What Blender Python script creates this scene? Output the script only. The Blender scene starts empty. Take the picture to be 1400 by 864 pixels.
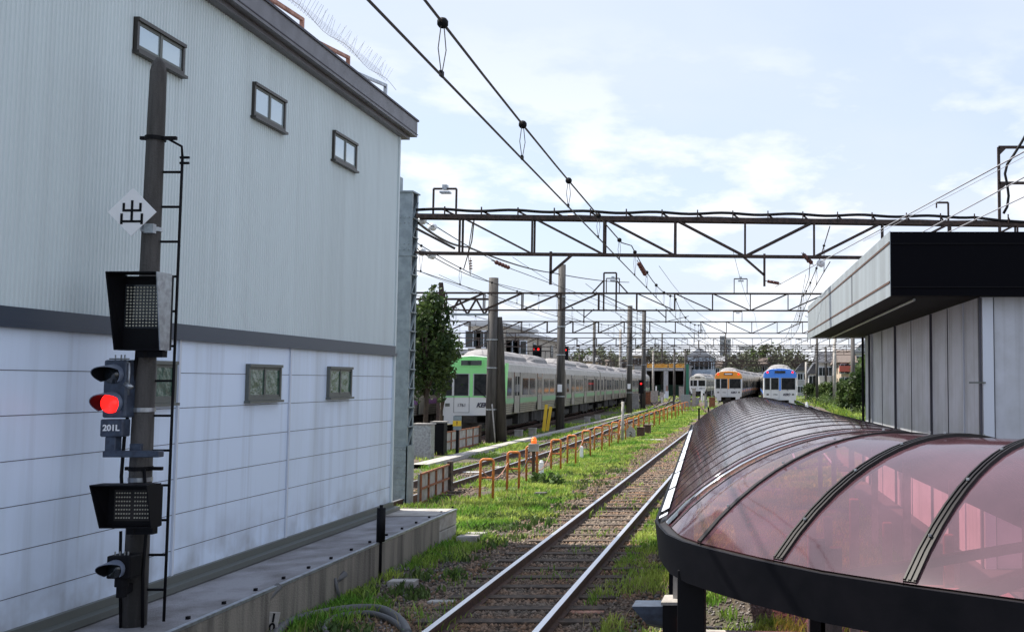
import bpy, bmesh, math, random
import numpy as np
from mathutils import Vector, Matrix
random.seed(7)
rng = np.random.default_rng(11)
S = bpy.context.scene
COL = S.collection
# ---------------------------------------------------------------- camera
CZ = 2.40                      # eye height above the rail tops (z = 0)
PITCH = math.atan(0.065)
cam_d = bpy.data.cameras.new('camera'); cam = bpy.data.objects.new('camera', cam_d); COL.objects.link(cam)
cam.location = (0, 0, CZ); cam.rotation_euler = (math.radians(90) + PITCH, 0, 0)
cam_d.sensor_width = 36; cam_d.lens = 36.0; cam_d.shift_x = 0.5 - 1060/1400.0
cam_d.clip_end = 4000; cam_d.clip_start = 0.05
S.camera = cam
# ---------------------------------------------------------------- light
SUN_EL = math.radians(56)
SUN_TRAVEL = Vector((1.0, -0.2, 0)).normalized()        # horizontal direction the light travels
sd = bpy.data.lights.new('sun', 'SUN'); so = bpy.data.objects.new('sun', sd); COL.objects.link(so)
sd.energy = 5.0; sd.angle = math.radians(0.6); sd.color = (1.0, 0.94, 0.84)
dirv = Vector((SUN_TRAVEL.x*math.cos(SUN_EL), SUN_TRAVEL.y*math.cos(SUN_EL), -math.sin(SUN_EL)))
so.rotation_euler = dirv.to_track_quat('-Z', 'Y').to_euler(); so.location = (-30, 20, 40)
W = bpy.data.worlds.new('World'); S.world = W; W.use_nodes = True
nt = W.node_tree; nt.nodes.clear(); N = nt.nodes.new; L = nt.links.new
out = N('ShaderNodeOutputWorld'); bg = N('ShaderNodeBackground'); bg.inputs['Strength'].default_value = 0.13
sky = N('ShaderNodeTexSky'); sky.sky_type = 'NISHITA'; sky.sun_disc = False
sky.sun_elevation = SUN_EL; sky.sun_rotation = math.atan2(-SUN_TRAVEL.x, -SUN_TRAVEL.y) ; sky.dust_density = 1.5; sky.air_density = 1.0
tc = N('ShaderNodeTexCoord'); sep = N('ShaderNodeSeparateXYZ'); L(tc.outputs['Generated'], sep.inputs[0])
zz = N('ShaderNodeMath'); zz.operation = 'ADD'; zz.inputs[1].default_value = 0.22; L(sep.outputs['Z'], zz.inputs[0])
zm = N('ShaderNodeMath'); zm.operation = 'MAXIMUM'; zm.inputs[1].default_value = 0.12; L(zz.outputs[0], zm.inputs[0])
dx = N('ShaderNodeMath'); dx.operation = 'DIVIDE'; L(sep.outputs['X'], dx.inputs[0]); L(zm.outputs[0], dx.inputs[1])
dy = N('ShaderNodeMath'); dy.operation = 'DIVIDE'; L(sep.outputs['Y'], dy.inputs[0]); L(zm.outputs[0], dy.inputs[1])
cmb = N('ShaderNodeCombineXYZ'); L(dx.outputs[0], cmb.inputs[0]); L(dy.outputs[0], cmb.inputs[1])
mp = N('ShaderNodeMapping'); mp.inputs['Scale'].default_value = (0.75, 1.0, 1); mp.inputs['Location'].default_value = (0.4, 2.6, 0); L(cmb.outputs[0], mp.inputs[0])
n1 = N('ShaderNodeTexNoise'); n1.inputs['Scale'].default_value = 1.1; n1.inputs['Detail'].default_value = 7; n1.inputs['Roughness'].default_value = 0.5; n1.inputs['Distortion'].default_value = 0.35; L(mp.outputs[0], n1.inputs['Vector'])
r1 = N('ShaderNodeValToRGB'); r1.color_ramp.elements[0].position = 0.36; r1.color_ramp.elements[0].color = (0.64,)*3+(1,); r1.color_ramp.elements[1].position = 0.66; r1.color_ramp.elements[1].color = (1,)*3+(1,); L(n1.outputs[0], r1.inputs[0])
# small bright puffs low over the horizon
mp2 = N('ShaderNodeMapping'); mp2.inputs['Scale'].default_value = (5.0, 5.0, 13.0); mp2.inputs['Location'].default_value = (1.37, 0.6, 2.1); L(tc.outputs['Generated'], mp2.inputs[0])
n2 = N('ShaderNodeTexNoise'); n2.inputs['Scale'].default_value = 1.3; n2.inputs['Detail'].default_value = 9; n2.inputs['Roughness'].default_value = 0.55; L(mp2.outputs[0], n2.inputs['Vector'])
r2 = N('ShaderNodeValToRGB'); r2.color_ramp.elements[0].position = 0.50; r2.color_ramp.elements[1].position = 0.60; L(n2.outputs[0], r2.inputs[0])
win = N('ShaderNodeMapRange'); win.inputs['From Min'].default_value = 0.34; win.inputs['From Max'].default_value = 0.16; L(sep.outputs['Z'], win.inputs['Value'])
mm = N('ShaderNodeMath'); mm.operation = 'MULTIPLY'; L(r2.outputs[0], mm.inputs[0]); L(win.outputs[0], mm.inputs[1])
mix1 = N('ShaderNodeMixRGB'); L(r1.outputs[0], mix1.inputs[0]); L(sky.outputs[0], mix1.inputs[1]); mix1.inputs[2].default_value = (3.7, 4.1, 4.9, 1)
mix2 = N('ShaderNodeMixRGB'); L(mm.outputs[0], mix2.inputs[0]); L(mix1.outputs[0], mix2.inputs[1]); mix2.inputs[2].default_value = (5.2, 5.35, 5.7, 1)
L(mix2.outputs[0], bg.inputs[0]); L(bg.outputs[0], out.inputs[0])
S.view_settings.view_transform = 'Standard'; S.view_settings.look = 'None'; S.view_settings.gamma = 1
S.view_settings.use_curve_mapping = False; S.view_settings.exposure = 0.76
S.render.engine = 'CYCLES'
try:
    S.cycles.transparent_max_bounces = 24; S.cycles.max_bounces = 8
except Exception: pass

# ---------------------------------------------------------------- helpers
F = 1400.0
_c, _s = math.cos(PITCH), math.sin(PITCH)
def ray(px, py):
    u = (px-1060)/F; v = (432-py)/F
    return Vector((u, _c - v*_s, _s + v*_c))
def P(px, py, Y):            # the point at distance Y along that sight line
    d = ray(px, py); return Vector((0, 0, CZ)) + d*(Y/d.y)
def G(px, py, z=-0.17):      # the point at height z along that sight line
    d = ray(px, py); return Vector((0, 0, CZ)) + d*((z-CZ)/d.z)
GZ = -0.17

def mat(name, c, rough=0.7, metal=0.0, c2=None, scale=4.0, bump=0.0, bscale=40.0, streak=False, spec=0.5, lo=0.4, hi=0.6, emit=None, alpha=None, island=0.0, detail=6):
    m = bpy.data.materials.new(name); m.use_nodes = True
    nt = m.node_tree; b = nt.nodes['Principled BSDF']; N = nt.nodes.new; L = nt.links.new
    b.inputs['Base Color'].default_value = (*c, 1); b.inputs['Roughness'].default_value = rough
    b.inputs['Metallic'].default_value = metal; b.inputs['Specular IOR Level'].default_value = spec
    tc = N('ShaderNodeTexCoord')
    col = None
    if c2:
        mp = N('ShaderNodeMapping'); L(tc.outputs['Object'], mp.inputs[0])
        if streak: mp.inputs['Scale'].default_value = (1.0, 1.0, 0.08)
        n = N('ShaderNodeTexNoise'); n.inputs['Scale'].default_value = scale; n.inputs['Detail'].default_value = detail; n.inputs['Roughness'].default_value = 0.62
        L(mp.outputs[0], n.inputs['Vector'])
        r = N('ShaderNodeValToRGB'); r.color_ramp.elements[0].position = lo; r.color_ramp.elements[1].position = hi
        r.color_ramp.elements[0].color = (*c, 1); r.color_ramp.elements[1].color = (*c2, 1)
        L(n.outputs[0], r.inputs[0]); col = r.outputs[0]
    if island > 0:
        g = N('ShaderNodeNewGeometry'); mr = N('ShaderNodeMapRange'); mr.inputs['To Min'].default_value = 1-island; mr.inputs['To Max'].default_value = 1+island
        L(g.outputs['Random Per Island'], mr.inputs['Value'])
        mx = N('ShaderNodeVectorMath'); mx.operation = 'SCALE'
        if col: L(col, mx.inputs[0])
        else: mx.inputs[0].default_value = c
        L(mr.outputs[0], mx.inputs['Scale']); col = mx.outputs[0]
    if col: L(col, b.inputs['Base Color'])
    if bump > 0:
        n3 = N('ShaderNodeTexNoise'); n3.inputs['Scale'].default_value = bscale; n3.inputs['Detail'].default_value = 5; L(tc.outputs['Object'], n3.inputs['Vector'])
        bp = N('ShaderNodeBump'); bp.inputs['Strength'].default_value = bump; bp.inputs['Distance'].default_value = 0.02
        L(n3.outputs[0], bp.inputs['Height']); L(bp.outputs[0], b.inputs['Normal'])
    if emit:
        b.inputs['Emission Color'].default_value = (*emit[0], 1); b.inputs['Emission Strength'].default_value = emit[1]
    return m

def woff(p):
    v = Vector((0, 0, 0))
    while p is not None:
        v += Vector(p.location); p = p.parent
    return v
class MB:
    def __init__(s): s.v = []; s.f = []; s.m = []; s.mi = 0
    def add(s, vs, fs):
        k = len(s.v); s.v += [tuple(v) for v in vs]
        for f in fs: s.f.append(tuple(i+k for i in f)); s.m.append(s.mi)
        return s
    def box(s, a, b):
        x0, y0, z0 = a; x1, y1, z1 = b
        if x0 > x1: x0, x1 = x1, x0
        if y0 > y1: y0, y1 = y1, y0
        if z0 > z1: z0, z1 = z1, z0
        return s.add([(x0,y0,z0),(x1,y0,z0),(x1,y1,z0),(x0,y1,z0),(x0,y0,z1),(x1,y0,z1),(x1,y1,z1),(x0,y1,z1)],
                     [(0,3,2,1),(4,5,6,7),(0,1,5,4),(1,2,6,5),(2,3,7,6),(3,0,4,7)])
    def bar(s, a, b, w, h=None, up=(0,0,1)):
        a = Vector(a); b = Vector(b); h = h or w; d = (b-a)
        if d.length < 1e-6: return s
        d.normalize(); u = Vector(up)
        if abs(d.dot(u)) > 0.98: u = Vector((0,1,0))
        x = d.cross(u).normalized()*w/2; y = x.cross(d).normalized()*h/2
        return s.add([a-x-y,a+x-y,a+x+y,a-x+y,b-x-y,b+x-y,b+x+y,b-x+y],[(0,1,2,3),(7,6,5,4),(0,4,5,1),(1,5,6,2),(2,6,7,3),(3,7,4,0)])
    def tube(s, pts, r, n=8, cap=True):
        pts = [Vector(p) for p in pts]; rs = r if isinstance(r, (list, tuple)) else [r]*len(pts)
        k = len(s.v); ref = None
        for i, p in enumerate(pts):
            d = (pts[min(i+1, len(pts)-1)] - pts[max(i-1, 0)]).normalized()
            if ref is None: ref = Vector((0,0,1)) if abs(d.z) < 0.9 else Vector((1,0,0))
            x = d.cross(ref).normalized(); y = x.cross(d).normalized(); ref = y
            for j in range(n):
                a = 2*math.pi*j/n; s.v.append(tuple(p + (x*math.cos(a)+y*math.sin(a))*rs[i]))
        for i in range(len(pts)-1):
            for j in range(n):
                a = k+i*n+j; b = k+i*n+(j+1) % n
                s.f.append((a, b, b+n, a+n)); s.m.append(s.mi)
        if cap:
            s.f.append(tuple(k+j for j in range(n))[::-1]); s.m.append(s.mi)
            s.f.append(tuple(k+(len(pts)-1)*n+j for j in range(n))); s.m.append(s.mi)
        return s
    def cyl(s, a, b, r, r2=None, n=16): return s.tube([a, b], [r, r if r2 is None else r2], n)
    def ball(s, c, r, n=10):
        c = Vector(c); k = len(s.v); rings = n//2
        for i in range(rings+1):
            t = math.pi*i/rings
            for j in range(n): s.v.append((c.x+r*math.sin(t)*math.cos(2*math.pi*j/n), c.y+r*math.sin(t)*math.sin(2*math.pi*j/n), c.z+r*math.cos(t)))
        for i in range(rings):
            for j in range(n):
                a = k+i*n+j; b = k+i*n+(j+1) % n; s.f.append((a, a+n, b+n, b)); s.m.append(s.mi)
        return s
    def prism(s, poly, off):           # poly: planar loop of points, off: extrusion vector
        poly = [Vector(p) for p in poly]; off = Vector(off); n = len(poly)
        return s.add(poly + [p+off for p in poly], [tuple(range(n))[::-1], tuple(range(n, 2*n))] + [(i, (i+1) % n, (i+1) % n+n, i+n) for i in range(n)])
    def strip(s, A, B, closed=False):  # ruled sheet between two polylines
        n = len(A); return s.add(list(A)+list(B), [(i, i+1, n+i+1, n+i) for i in range(n-1)])
    def build(s, name, m, parent=None, smooth=False, label=None, bevel=0):
        me = bpy.data.meshes.new(name); o_ = woff(parent)
        me.from_pydata([(v[0]-o_.x, v[1]-o_.y, v[2]-o_.z) for v in s.v], [], s.f)
        ms = m if isinstance(m, list) else [m]
        for x in ms: me.materials.append(x)
        if len(ms) > 1: me.polygons.foreach_set('material_index', s.m)
        bm = bmesh.new(); bm.from_mesh(me); bmesh.ops.recalc_face_normals(bm, faces=bm.faces); bm.to_mesh(me); bm.free()
        if smooth: me.polygons.foreach_set('use_smooth', [True]*len(me.polygons))
        me.update()
        o = bpy.data.objects.new(name, me); COL.objects.link(o)
        if parent: o.parent = parent
        if label: o['label'] = label
        if bevel > 0:
            bv = o.modifiers.new('bevel', 'BEVEL'); bv.width = bevel; bv.segments = 2; bv.limit_method = 'ANGLE'
        return o
def thing(name, label, cat, loc=(0,0,0), group=None):
    o = bpy.data.objects.new(name, None); COL.objects.link(o); o.location = loc; o.empty_display_size = .2
    o['label'] = label; o['category'] = cat
    if group: o['group'] = group
    return o
def tag(o, label, cat, group=None):
    o['label'] = label; o['category'] = cat
    if group: o['group'] = group
    return o
def struct(o): o['kind'] = 'structure'; return o
def stuff(o, label=None, cat=None):
    o['kind'] = 'stuff'
    if label: o['label'] = label; o['category'] = cat
    return o
def kids(o): return [c for c in bpy.data.objects if c.parent == o]
def copy_tree(o, parent=None, tree=None):
    c = o.copy(); COL.objects.link(c)
    if parent: c.parent = parent
    for ch in kids(o): copy_tree(ch, c)
    return c
def npmesh(name, v, f, m, parent=None, smooth=False):
    me = bpy.data.meshes.new(name); v = np.asarray(v, dtype=np.float32); f = np.asarray(f, dtype=np.int32); k = f.shape[1]
    o_ = woff(parent); v = v - np.array(o_[:], dtype=np.float32)
    me.vertices.add(len(v)); me.vertices.foreach_set('co', v.ravel())
    me.loops.add(f.size); me.loops.foreach_set('vertex_index', f.ravel())
    me.polygons.add(len(f)); me.polygons.foreach_set('loop_start', np.arange(0, f.size, k, dtype=np.int32))
    try: me.polygons.foreach_set('loop_total', np.full(len(f), k, dtype=np.int32))
    except Exception: pass
    me.materials.append(m); me.update(calc_edges=True); me.validate()
    if smooth: me.polygons.foreach_set('use_smooth', [True]*len(me.polygons))
    o = bpy.data.objects.new(name, me); COL.objects.link(o)
    if parent: o.parent = parent
    return o
def text(name, s, size, loc, m, parent, rot=(math.radians(90),0,0), ext=0.002, shear=0.0, bold=0.0, align='CENTER'):
    cu = bpy.data.curves.new(name, 'FONT'); cu.body = s; cu.size = size; cu.extrude = ext; cu.shear = shear; cu.offset = bold
    cu.align_x = align; cu.align_y = 'CENTER'
    t = bpy.data.objects.new(name, cu); COL.objects.link(t)
    bpy.context.view_layer.update()
    dg = bpy.context.evaluated_depsgraph_get(); me = bpy.data.meshes.new_from_object(t.evaluated_get(dg))
    bpy.data.objects.remove(t); me.name = name; me.materials.clear(); me.materials.append(m)
    me.transform(Matrix.Translation(Vector(loc)-woff(parent)) @ Matrix.Rotation(rot[2], 4, 'Z') @ Matrix.Rotation(rot[0], 4, 'X'))
    o = bpy.data.objects.new(name, me); COL.objects.link(o); o.parent = parent
    return o

M = {}
M['upper'] = mat('ribbed steel siding', (0.63,0.71,0.73), 0.5, 0.0, (0.56,0.63,0.645), 1.3, streak=True, lo=.35, hi=.75)
M['panel'] = mat('pale painted siding', (0.70,0.81,0.98), 0.42, 0.0, (0.55,0.63,0.72), 1.1, streak=True, lo=.5, hi=.78, bump=.04, bscale=8)
M['seam'] = mat('dark seam', (0.07,0.07,0.09), 0.7)
M['whitetrim'] = mat('white trim', (0.62,0.66,0.74), 0.4)
M['band'] = mat('dark blue grey flashing', (0.045,0.06,0.09), 0.4, 0.2)
M['fascia'] = mat('grey roof edge', (0.15,0.145,0.16), 0.45, 0.2, (0.11,0.105,0.115), 3)
M['winframe'] = mat('bronze window frame', (0.055,0.05,0.045), 0.4, 0.4)
M['winframe2'] = mat('weathered sash', (0.13,0.14,0.13), 0.5, 0.3)
M['rust'] = mat('rusty painted steel', (0.35,0.12,0.05), 0.75, 0.0, (0.16,0.07,0.04), 9, bump=.2)
M['rustpink'] = mat('faded rust paint', (0.50,0.26,0.19), 0.7, 0, (0.30,0.14,0.09), 8)
M['conc'] = mat('weathered concrete', (0.30,0.30,0.325), 0.9, 0, (0.14,0.13,0.13), 1.8, bump=.5, bscale=60, lo=.38, hi=.68)
M['concwall'] = mat('streaked concrete', (0.25,0.225,0.19), 0.9, 0, (0.09,0.08,0.07), 5, streak=True, bump=.5, bscale=50, lo=.42, hi=.66)
M['concpole'] = mat('old concrete pole', (0.105,0.098,0.095), 0.85, 0, (0.05,0.047,0.045), 7, streak=True, bump=.4, bscale=70)
M['concpale'] = mat('pale concrete', (0.42,0.40,0.38), 0.85, 0, (0.30,0.28,0.26), 5, bump=.3)
M['steel'] = mat('grey painted steel', (0.27,0.32,0.35), 0.5, 0.0, (0.20,0.24,0.265), 5)
M['stripe_green'] = mat('muted green stripe', (0.20,0.40,0.22), 0.4)
M['galv'] = mat('galvanised steel', (0.42,0.45,0.48), 0.35, 0.7, (0.28,0.29,0.31), 14)
M['brownsteel'] = mat('brown rusted truss steel', (0.075,0.052,0.045), 0.8, 0.0, (0.04,0.032,0.03), 12, spec=.2)
M['black'] = mat('matt black paint', (0.006,0.006,0.008), 0.6, spec=.15)
M['bluegrey'] = mat('blue grey signal enamel', (0.055,0.075,0.115), 0.4, 0.1, (0.035,0.045,0.07), 18)
M['visor'] = mat('visor enamel', (0.16,0.19,0.26), 0.4, 0.1)
M['white'] = mat('white paint', (0.90,0.90,0.92), 0.4)
M['glassd'] = mat('dark window glass', (0.012,0.018,0.022), 0.08, 0, spec=.45)
M['glasst'] = mat('black cab glass', (0.008,0.010,0.012), 0.12, 0, (0.03,0.03,0.03), 3, spec=.2)
M['glassb'] = mat('glass with painted sky sheen', (0.50,0.60,0.66), 0.06, 0.35, spec=.9)  # the pale base colour stands in for reflected sky
M['glassg'] = mat('green patterned glass', (0.02,0.07,0.045), 0.15, 0, (0.05,0.11,0.08), 6, bump=.5, bscale=9, spec=.9)
M['red'] = mat('lit red lens', (0.8,0.02,0.02), 0.3, emit=((1,0.012,0.01), 1.5))
M['lensd'] = mat('unlit lens', (0.02,0.025,0.03), 0.08, spec=.9)
M['led'] = mat('pale unlit bulbs', (0.55,0.52,0.42), 0.3)
M['orange'] = mat('orange barrier paint', (0.78,0.24,0.05), 0.5, 0, (0.42,0.14,0.05), 14)
M['beacon'] = mat('orange beacon lens', (0.9,0.16,0.02), 0.25, emit=((1,.16,.02), .5))
M['rail'] = mat('rusty rail steel', (0.11,0.06,0.04), 0.8, 0.1, (0.06,0.035,0.03), 20)
M['railtop'] = mat('polished rail head', (0.78,0.78,0.82), 0.28, 0.85)
M['wood'] = mat('old timber sleeper', (0.11,0.08,0.06), 0.9, 0, (0.05,0.038,0.03), 8, bump=.4)
M['wire'] = mat('copper dark wire', (0.035,0.024,0.02), 0.6)
M['wirel'] = mat('pale aluminium cable', (0.34,0.34,0.36), 0.5, .3)
M['insul'] = mat('white porcelain insulator', (0.72,0.74,0.76), 0.2)
M['insulb'] = mat('brown porcelain insulator', (0.12,0.03,0.02), 0.25)
M['steel_train'] = mat('stainless car body', (0.40,0.38,0.355), 0.38, 0.45, (0.31,0.295,0.275), 3)
M['train_roof'] = mat('grey car roof', (0.27,0.26,0.265), 0.7, 0, (0.19,0.18,0.185), 2)
M['train_front'] = mat('pale moulded cab front', (0.72,0.73,0.74), 0.4, 0)
M['train_under'] = mat('sooty underfloor', (0.018,0.017,0.017), 0.8, 0, (0.035,0.03,0.028), 5)
M['green_paint'] = mat('fresh green paint', (0.31,0.84,0.31), 0.35)
M['orange_paint'] = mat('orange paint', (0.95,0.36,0.04), 0.35)
M['blue_paint'] = mat('blue paint', (0.07,0.27,0.88), 0.35)
M['cream_paint'] = mat('cream paint', (0.70,0.66,0.58), 0.35)
M['purple'] = mat('purple stripe', (0.22,0.10,0.28), 0.4)
M['text'] = mat('dark lettering', (0.03,0.03,0.06), 0.5)
M['yellow'] = mat('yellow guard paint', (0.80,0.52,0.03), 0.5)
M['bark'] = mat('bark', (0.07,0.05,0.035), 0.9, 0, (0.035,0.025,0.02), 8, bump=.6)
M['beige'] = mat('beige render wall', (0.44,0.40,0.34), 0.85, 0, (0.34,0.31,0.27), 2)
M['kioskwall'] = mat('white painted panel wall', (0.56,0.58,0.64), 0.45, 0, (0.46,0.475,0.51), 1.2)
M['kiosktrim'] = mat('pale silver fascia', (0.30,0.34,0.365), 0.4, 0.1, (0.23,0.255,0.27), 2.5, streak=True)
M['asphalt'] = mat('dark asphalt', (0.05,0.047,0.055), 0.9, 0, (0.035,0.033,0.038), 30, bump=.4)
M['hose'] = mat('grey rubber conduit', (0.10,0.10,0.105), 0.6)
def leafmat(name, c, c2, isl=0.5):
    m = mat(name, c, 0.55, 0, c2, 0.9, island=isl, spec=.3)
    nt = m.node_tree; b = nt.nodes['Principled BSDF']; o = [n for n in nt.nodes if n.type == 'OUTPUT_MATERIAL'][0]
    tr = nt.nodes.new('ShaderNodeBsdfTranslucent'); mx = nt.nodes.new('ShaderNodeMixShader'); mx.inputs[0].default_value = .35
    src = b.inputs['Base Color'].links[0].from_socket
    nt.links.new(src, tr.inputs['Color']); nt.links.new(b.outputs[0], mx.inputs[1]); nt.links.new(tr.outputs[0], mx.inputs[2]); nt.links.new(mx.outputs[0], o.inputs['Surface'])
    return m
M['leaf'] = leafmat('dark leaves', (0.025,0.055,0.016), (0.07,0.105,0.03))
M['leafl'] = leafmat('mid green leaves', (0.06,0.11,0.03), (0.12,0.17,0.05))
M['leaff'] = leafmat('far leaves with painted haze', (0.11,0.135,0.09), (0.19,0.20,0.13), .6)  # lightened and greyed so the colour itself carries the distance haze
M['grass'] = leafmat('grass blades', (0.12,0.27,0.03), (0.40,0.48,0.10), .45)
M['stone'] = mat('ballast stones', (0.17,0.10,0.06), 0.9, 0, (0.15,0.12,0.095), 1.5, island=.75)
M['stoneg'] = mat('grey gravel stones', (0.19,0.18,0.18), 0.9, 0, (0.12,0.10,0.08), 1.5, island=.7)
def pink():
    m = bpy.data.materials.new('tinted polycarbonate'); m.use_nodes = True; nt = m.node_tree; nt.nodes.clear(); N = nt.nodes.new; L = nt.links.new
    o = N('ShaderNodeOutputMaterial'); t = N('ShaderNodeBsdfTransparent'); t.inputs[0].default_value = (0.66,0.26,0.29,1)
    d = N('ShaderNodeBsdfDiffuse'); d.inputs[0].default_value = (0.52,0.27,0.34,1)
    tl = N('ShaderNodeBsdfTranslucent'); tl.inputs[0].default_value = (0.60,0.27,0.33,1)
    g = N('ShaderNodeBsdfGlossy'); g.inputs['Roughness'].default_value = 0.07
    tc = N('ShaderNodeTexCoord'); n = N('ShaderNodeTexNoise'); n.inputs['Scale'].default_value = 1.6; n.inputs['Detail'].default_value = 7; L(tc.outputs['Object'], n.inputs['Vector'])
    mr = N('ShaderNodeMapRange'); mr.inputs['From Min'].default_value = .3; mr.inputs['From Max'].default_value = .7; mr.inputs['To Min'].default_value = .15; mr.inputs['To Max'].default_value = .30; L(n.outputs[0], mr.inputs['Value'])
    dm = N('ShaderNodeMixShader'); dm.inputs[0].default_value = .4; L(d.outputs[0], dm.inputs[1]); L(tl.outputs[0], dm.inputs[2])
    a = N('ShaderNodeMixShader'); L(mr.outputs[0], a.inputs[0]); L(t.outputs[0], a.inputs[1]); L(dm.outputs[0], a.inputs[2])
    fr = N('ShaderNodeFresnel'); fr.inputs['IOR'].default_value = 1.8
    ml = N('ShaderNodeMath'); ml.operation = 'MULTIPLY_ADD'; ml.inputs[1].default_value = .95; ml.inputs[2].default_value = .03; L(fr.outputs[0], ml.inputs[0])
    b = N('ShaderNodeMixShader'); L(ml.outputs[0], b.inputs[0]); L(a.outputs[0], b.inputs[1]); L(g.outputs[0], b.inputs[2]); L(b.outputs[0], o.inputs[0])
    return m
M['pink'] = pink()

# ---------------------------------------------------------------- ground
def ground_mat():
    m = bpy.data.materials.new('yard ground'); m.use_nodes = True; nt = m.node_tree; b = nt.nodes['Principled BSDF']; N = nt.nodes.new; L = nt.links.new
    b.inputs['Roughness'].default_value = .95
    tc = N('ShaderNodeTexCoord')
    def noise(sc, det=6, rough=.6):
        n = N('ShaderNodeTexNoise'); n.inputs['Scale'].default_value = sc; n.inputs['Detail'].default_value = det; n.inputs['Roughness'].default_value = rough; L(tc.outputs['Object'], n.inputs['Vector']); return n.outputs[0]
    def ramp(v, a, b_, ca, cb):
        r = N('ShaderNodeValToRGB'); r.color_ramp.elements[0].position = a; r.color_ramp.elements[1].position = b_; r.color_ramp.elements[0].color = (*ca,1); r.color_ramp.elements[1].color = (*cb,1); L(v, r.inputs[0]); return r.outputs[0]
    grit = ramp(noise(26, 8, .8), .35, .68, (0.035,0.028,0.022), (0.20,0.165,0.13))
    green = ramp(noise(14, 8, .8), .35, .65, (0.045,0.07,0.02), (0.16,0.22,0.06))
    mask = ramp(noise(.35, 8, .6), .48, .58, (0,0,0), (1,1,1))
    mx = N('ShaderNodeMixRGB'); L(mask, mx.inputs[0]); L(grit, mx.inputs[1]); L(green, mx.inputs[2]); L(mx.outputs[0], b.inputs['Base Color'])
    bp = N('ShaderNodeBump'); bp.inputs['Strength'].default_value = .9; bp.inputs['Distance'].default_value = .05; L(noise(30, 8, .8), bp.inputs['Height']); L(bp.outputs[0], b.inputs['Normal'])
    return m
g = MB(); g.add([(-900,-30,GZ),(900,-30,GZ),(900,1500,GZ),(-900,1500,GZ)], [(0,1,2,3)])
struct(g.build('ground', ground_mat()))

def lerp_path(pts):
    ys = [p[0] for p in pts]; xs = [p[1] for p in pts]
    return lambda y: float(np.interp(y, ys, xs))
T1 = lerp_path([(-10,-2.42),(9.85,-2.85),(96,-4.75),(106,-4.85),(125,-4.75),(145,-4.2),(170,-3.1),(260,1.5)])
T2 = lerp_path([(18,-8.25),(30,-8.35),(42,-8.6),(60,-9.5),(80,-10.3),(100,-11.2),(140,-13.4),(230,-18)])
T3 = lerp_path([(10,-11.9),(47,-13.8),(200,-21.4)])
T4 = lerp_path([(20,-16.4),(60,-18.2),(200,-24.5)])
T0 = lerp_path([(27,1.2),(60,.9),(87,.4),(240,-2.5)])
TR = lerp_path([(28,5.9),(73,3.75),(134,2.4),(240,-.3)])
TW = lerp_path([(110,-9.2),(140,-11.6),(181,-13.6),(205,-12.6),(260,-9)])
def bed(name, fx, y0, y1, w, m):
    b = MB(); n = max(2, int((y1-y0)/3)); ys = [y0+(y1-y0)*i/n for i in range(n+1)]
    A = []; B = []
    for y in ys:
        A.append((fx(y)-w + random.uniform(-.12,.12), y, GZ+.005)); B.append((fx(y)+w+random.uniform(-.12,.12), y, GZ+.005))
    b.strip(A, B); return struct(b.build(name, m))
M['bed'] = mat('ballast bed', (0.05,0.036,0.028), 0.95, 0, (0.19,0.135,0.10), 22, bump=1.0, bscale=26, lo=.35, hi=.7, detail=9)
def track(fx, y0, y1, label=None, bedw=1.35, step=4.0, z=0.0, sleeper=True, top='railtop'):
    bed('ballast_bed', fx, y0, y1, bedw, M['bed']).location.z = random.uniform(0,.004)
    root = thing('railway_track', label or 'rusty track', 'track'); del root['label']; del root['category']; struct(root)
    n = max(2, int((y1-y0)/step)); ys = [y0+(y1-y0)*i/n for i in range(n+1)]
    for s in (-1, 1):
        b = MB(); prof = [(-.06,-.15),(.06,-.15),(.06,-.135),(.012,-.12),(.012,-.045),(.033,-.035),(.033,0),(-.033,0),(-.033,-.035),(-.012,-.045),(-.012,-.12),(-.06,-.135)]
        k = len(prof)
        for y in ys: b.v += [(fx(y)+s*.5335+px, y, pz+z) for px, pz in prof]
        for i in range(len(ys)-1):
            for j in range(k):
                b.f.append((i*k+j, i*k+(j+1) % k, (i+1)*k+(j+1) % k, (i+1)*k+j)); b.m.append(1 if j == 6 else 0)
        b.build('rail', [M['rail'], M[top]], root)
    if sleeper:
        b = MB(); y = y0+.1
        while y < y1:
            x = fx(y)+random.uniform(-.04,.04); b.box((x-.98, y-.09, GZ-.05), (x+.98, y+.09, GZ+.042)); y += .62
        stuff(b.build('sleepers', M['wood'], root))
    return root
track(T1, -2, 220); track(T2, 19, 230); track(T3, 20, 220); track(T4, 25, 200); track(T0, 30, 240); track(TR, 30, 240); track(TW, 112, 260)
# crossing leads of the yard throat
track(lerp_path([(92,-10.9),(170,-22)]), 92, 188, sleeper=False, top='rail')
track(lerp_path([(88,-6.5),(150,-12.5)]), 88, 150, sleeper=False, z=-.006, top='rail')
track(lerp_path([(100,-11.4),(182,-19)]), 104, 188, sleeper=False, z=-.012, top='rail')
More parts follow.
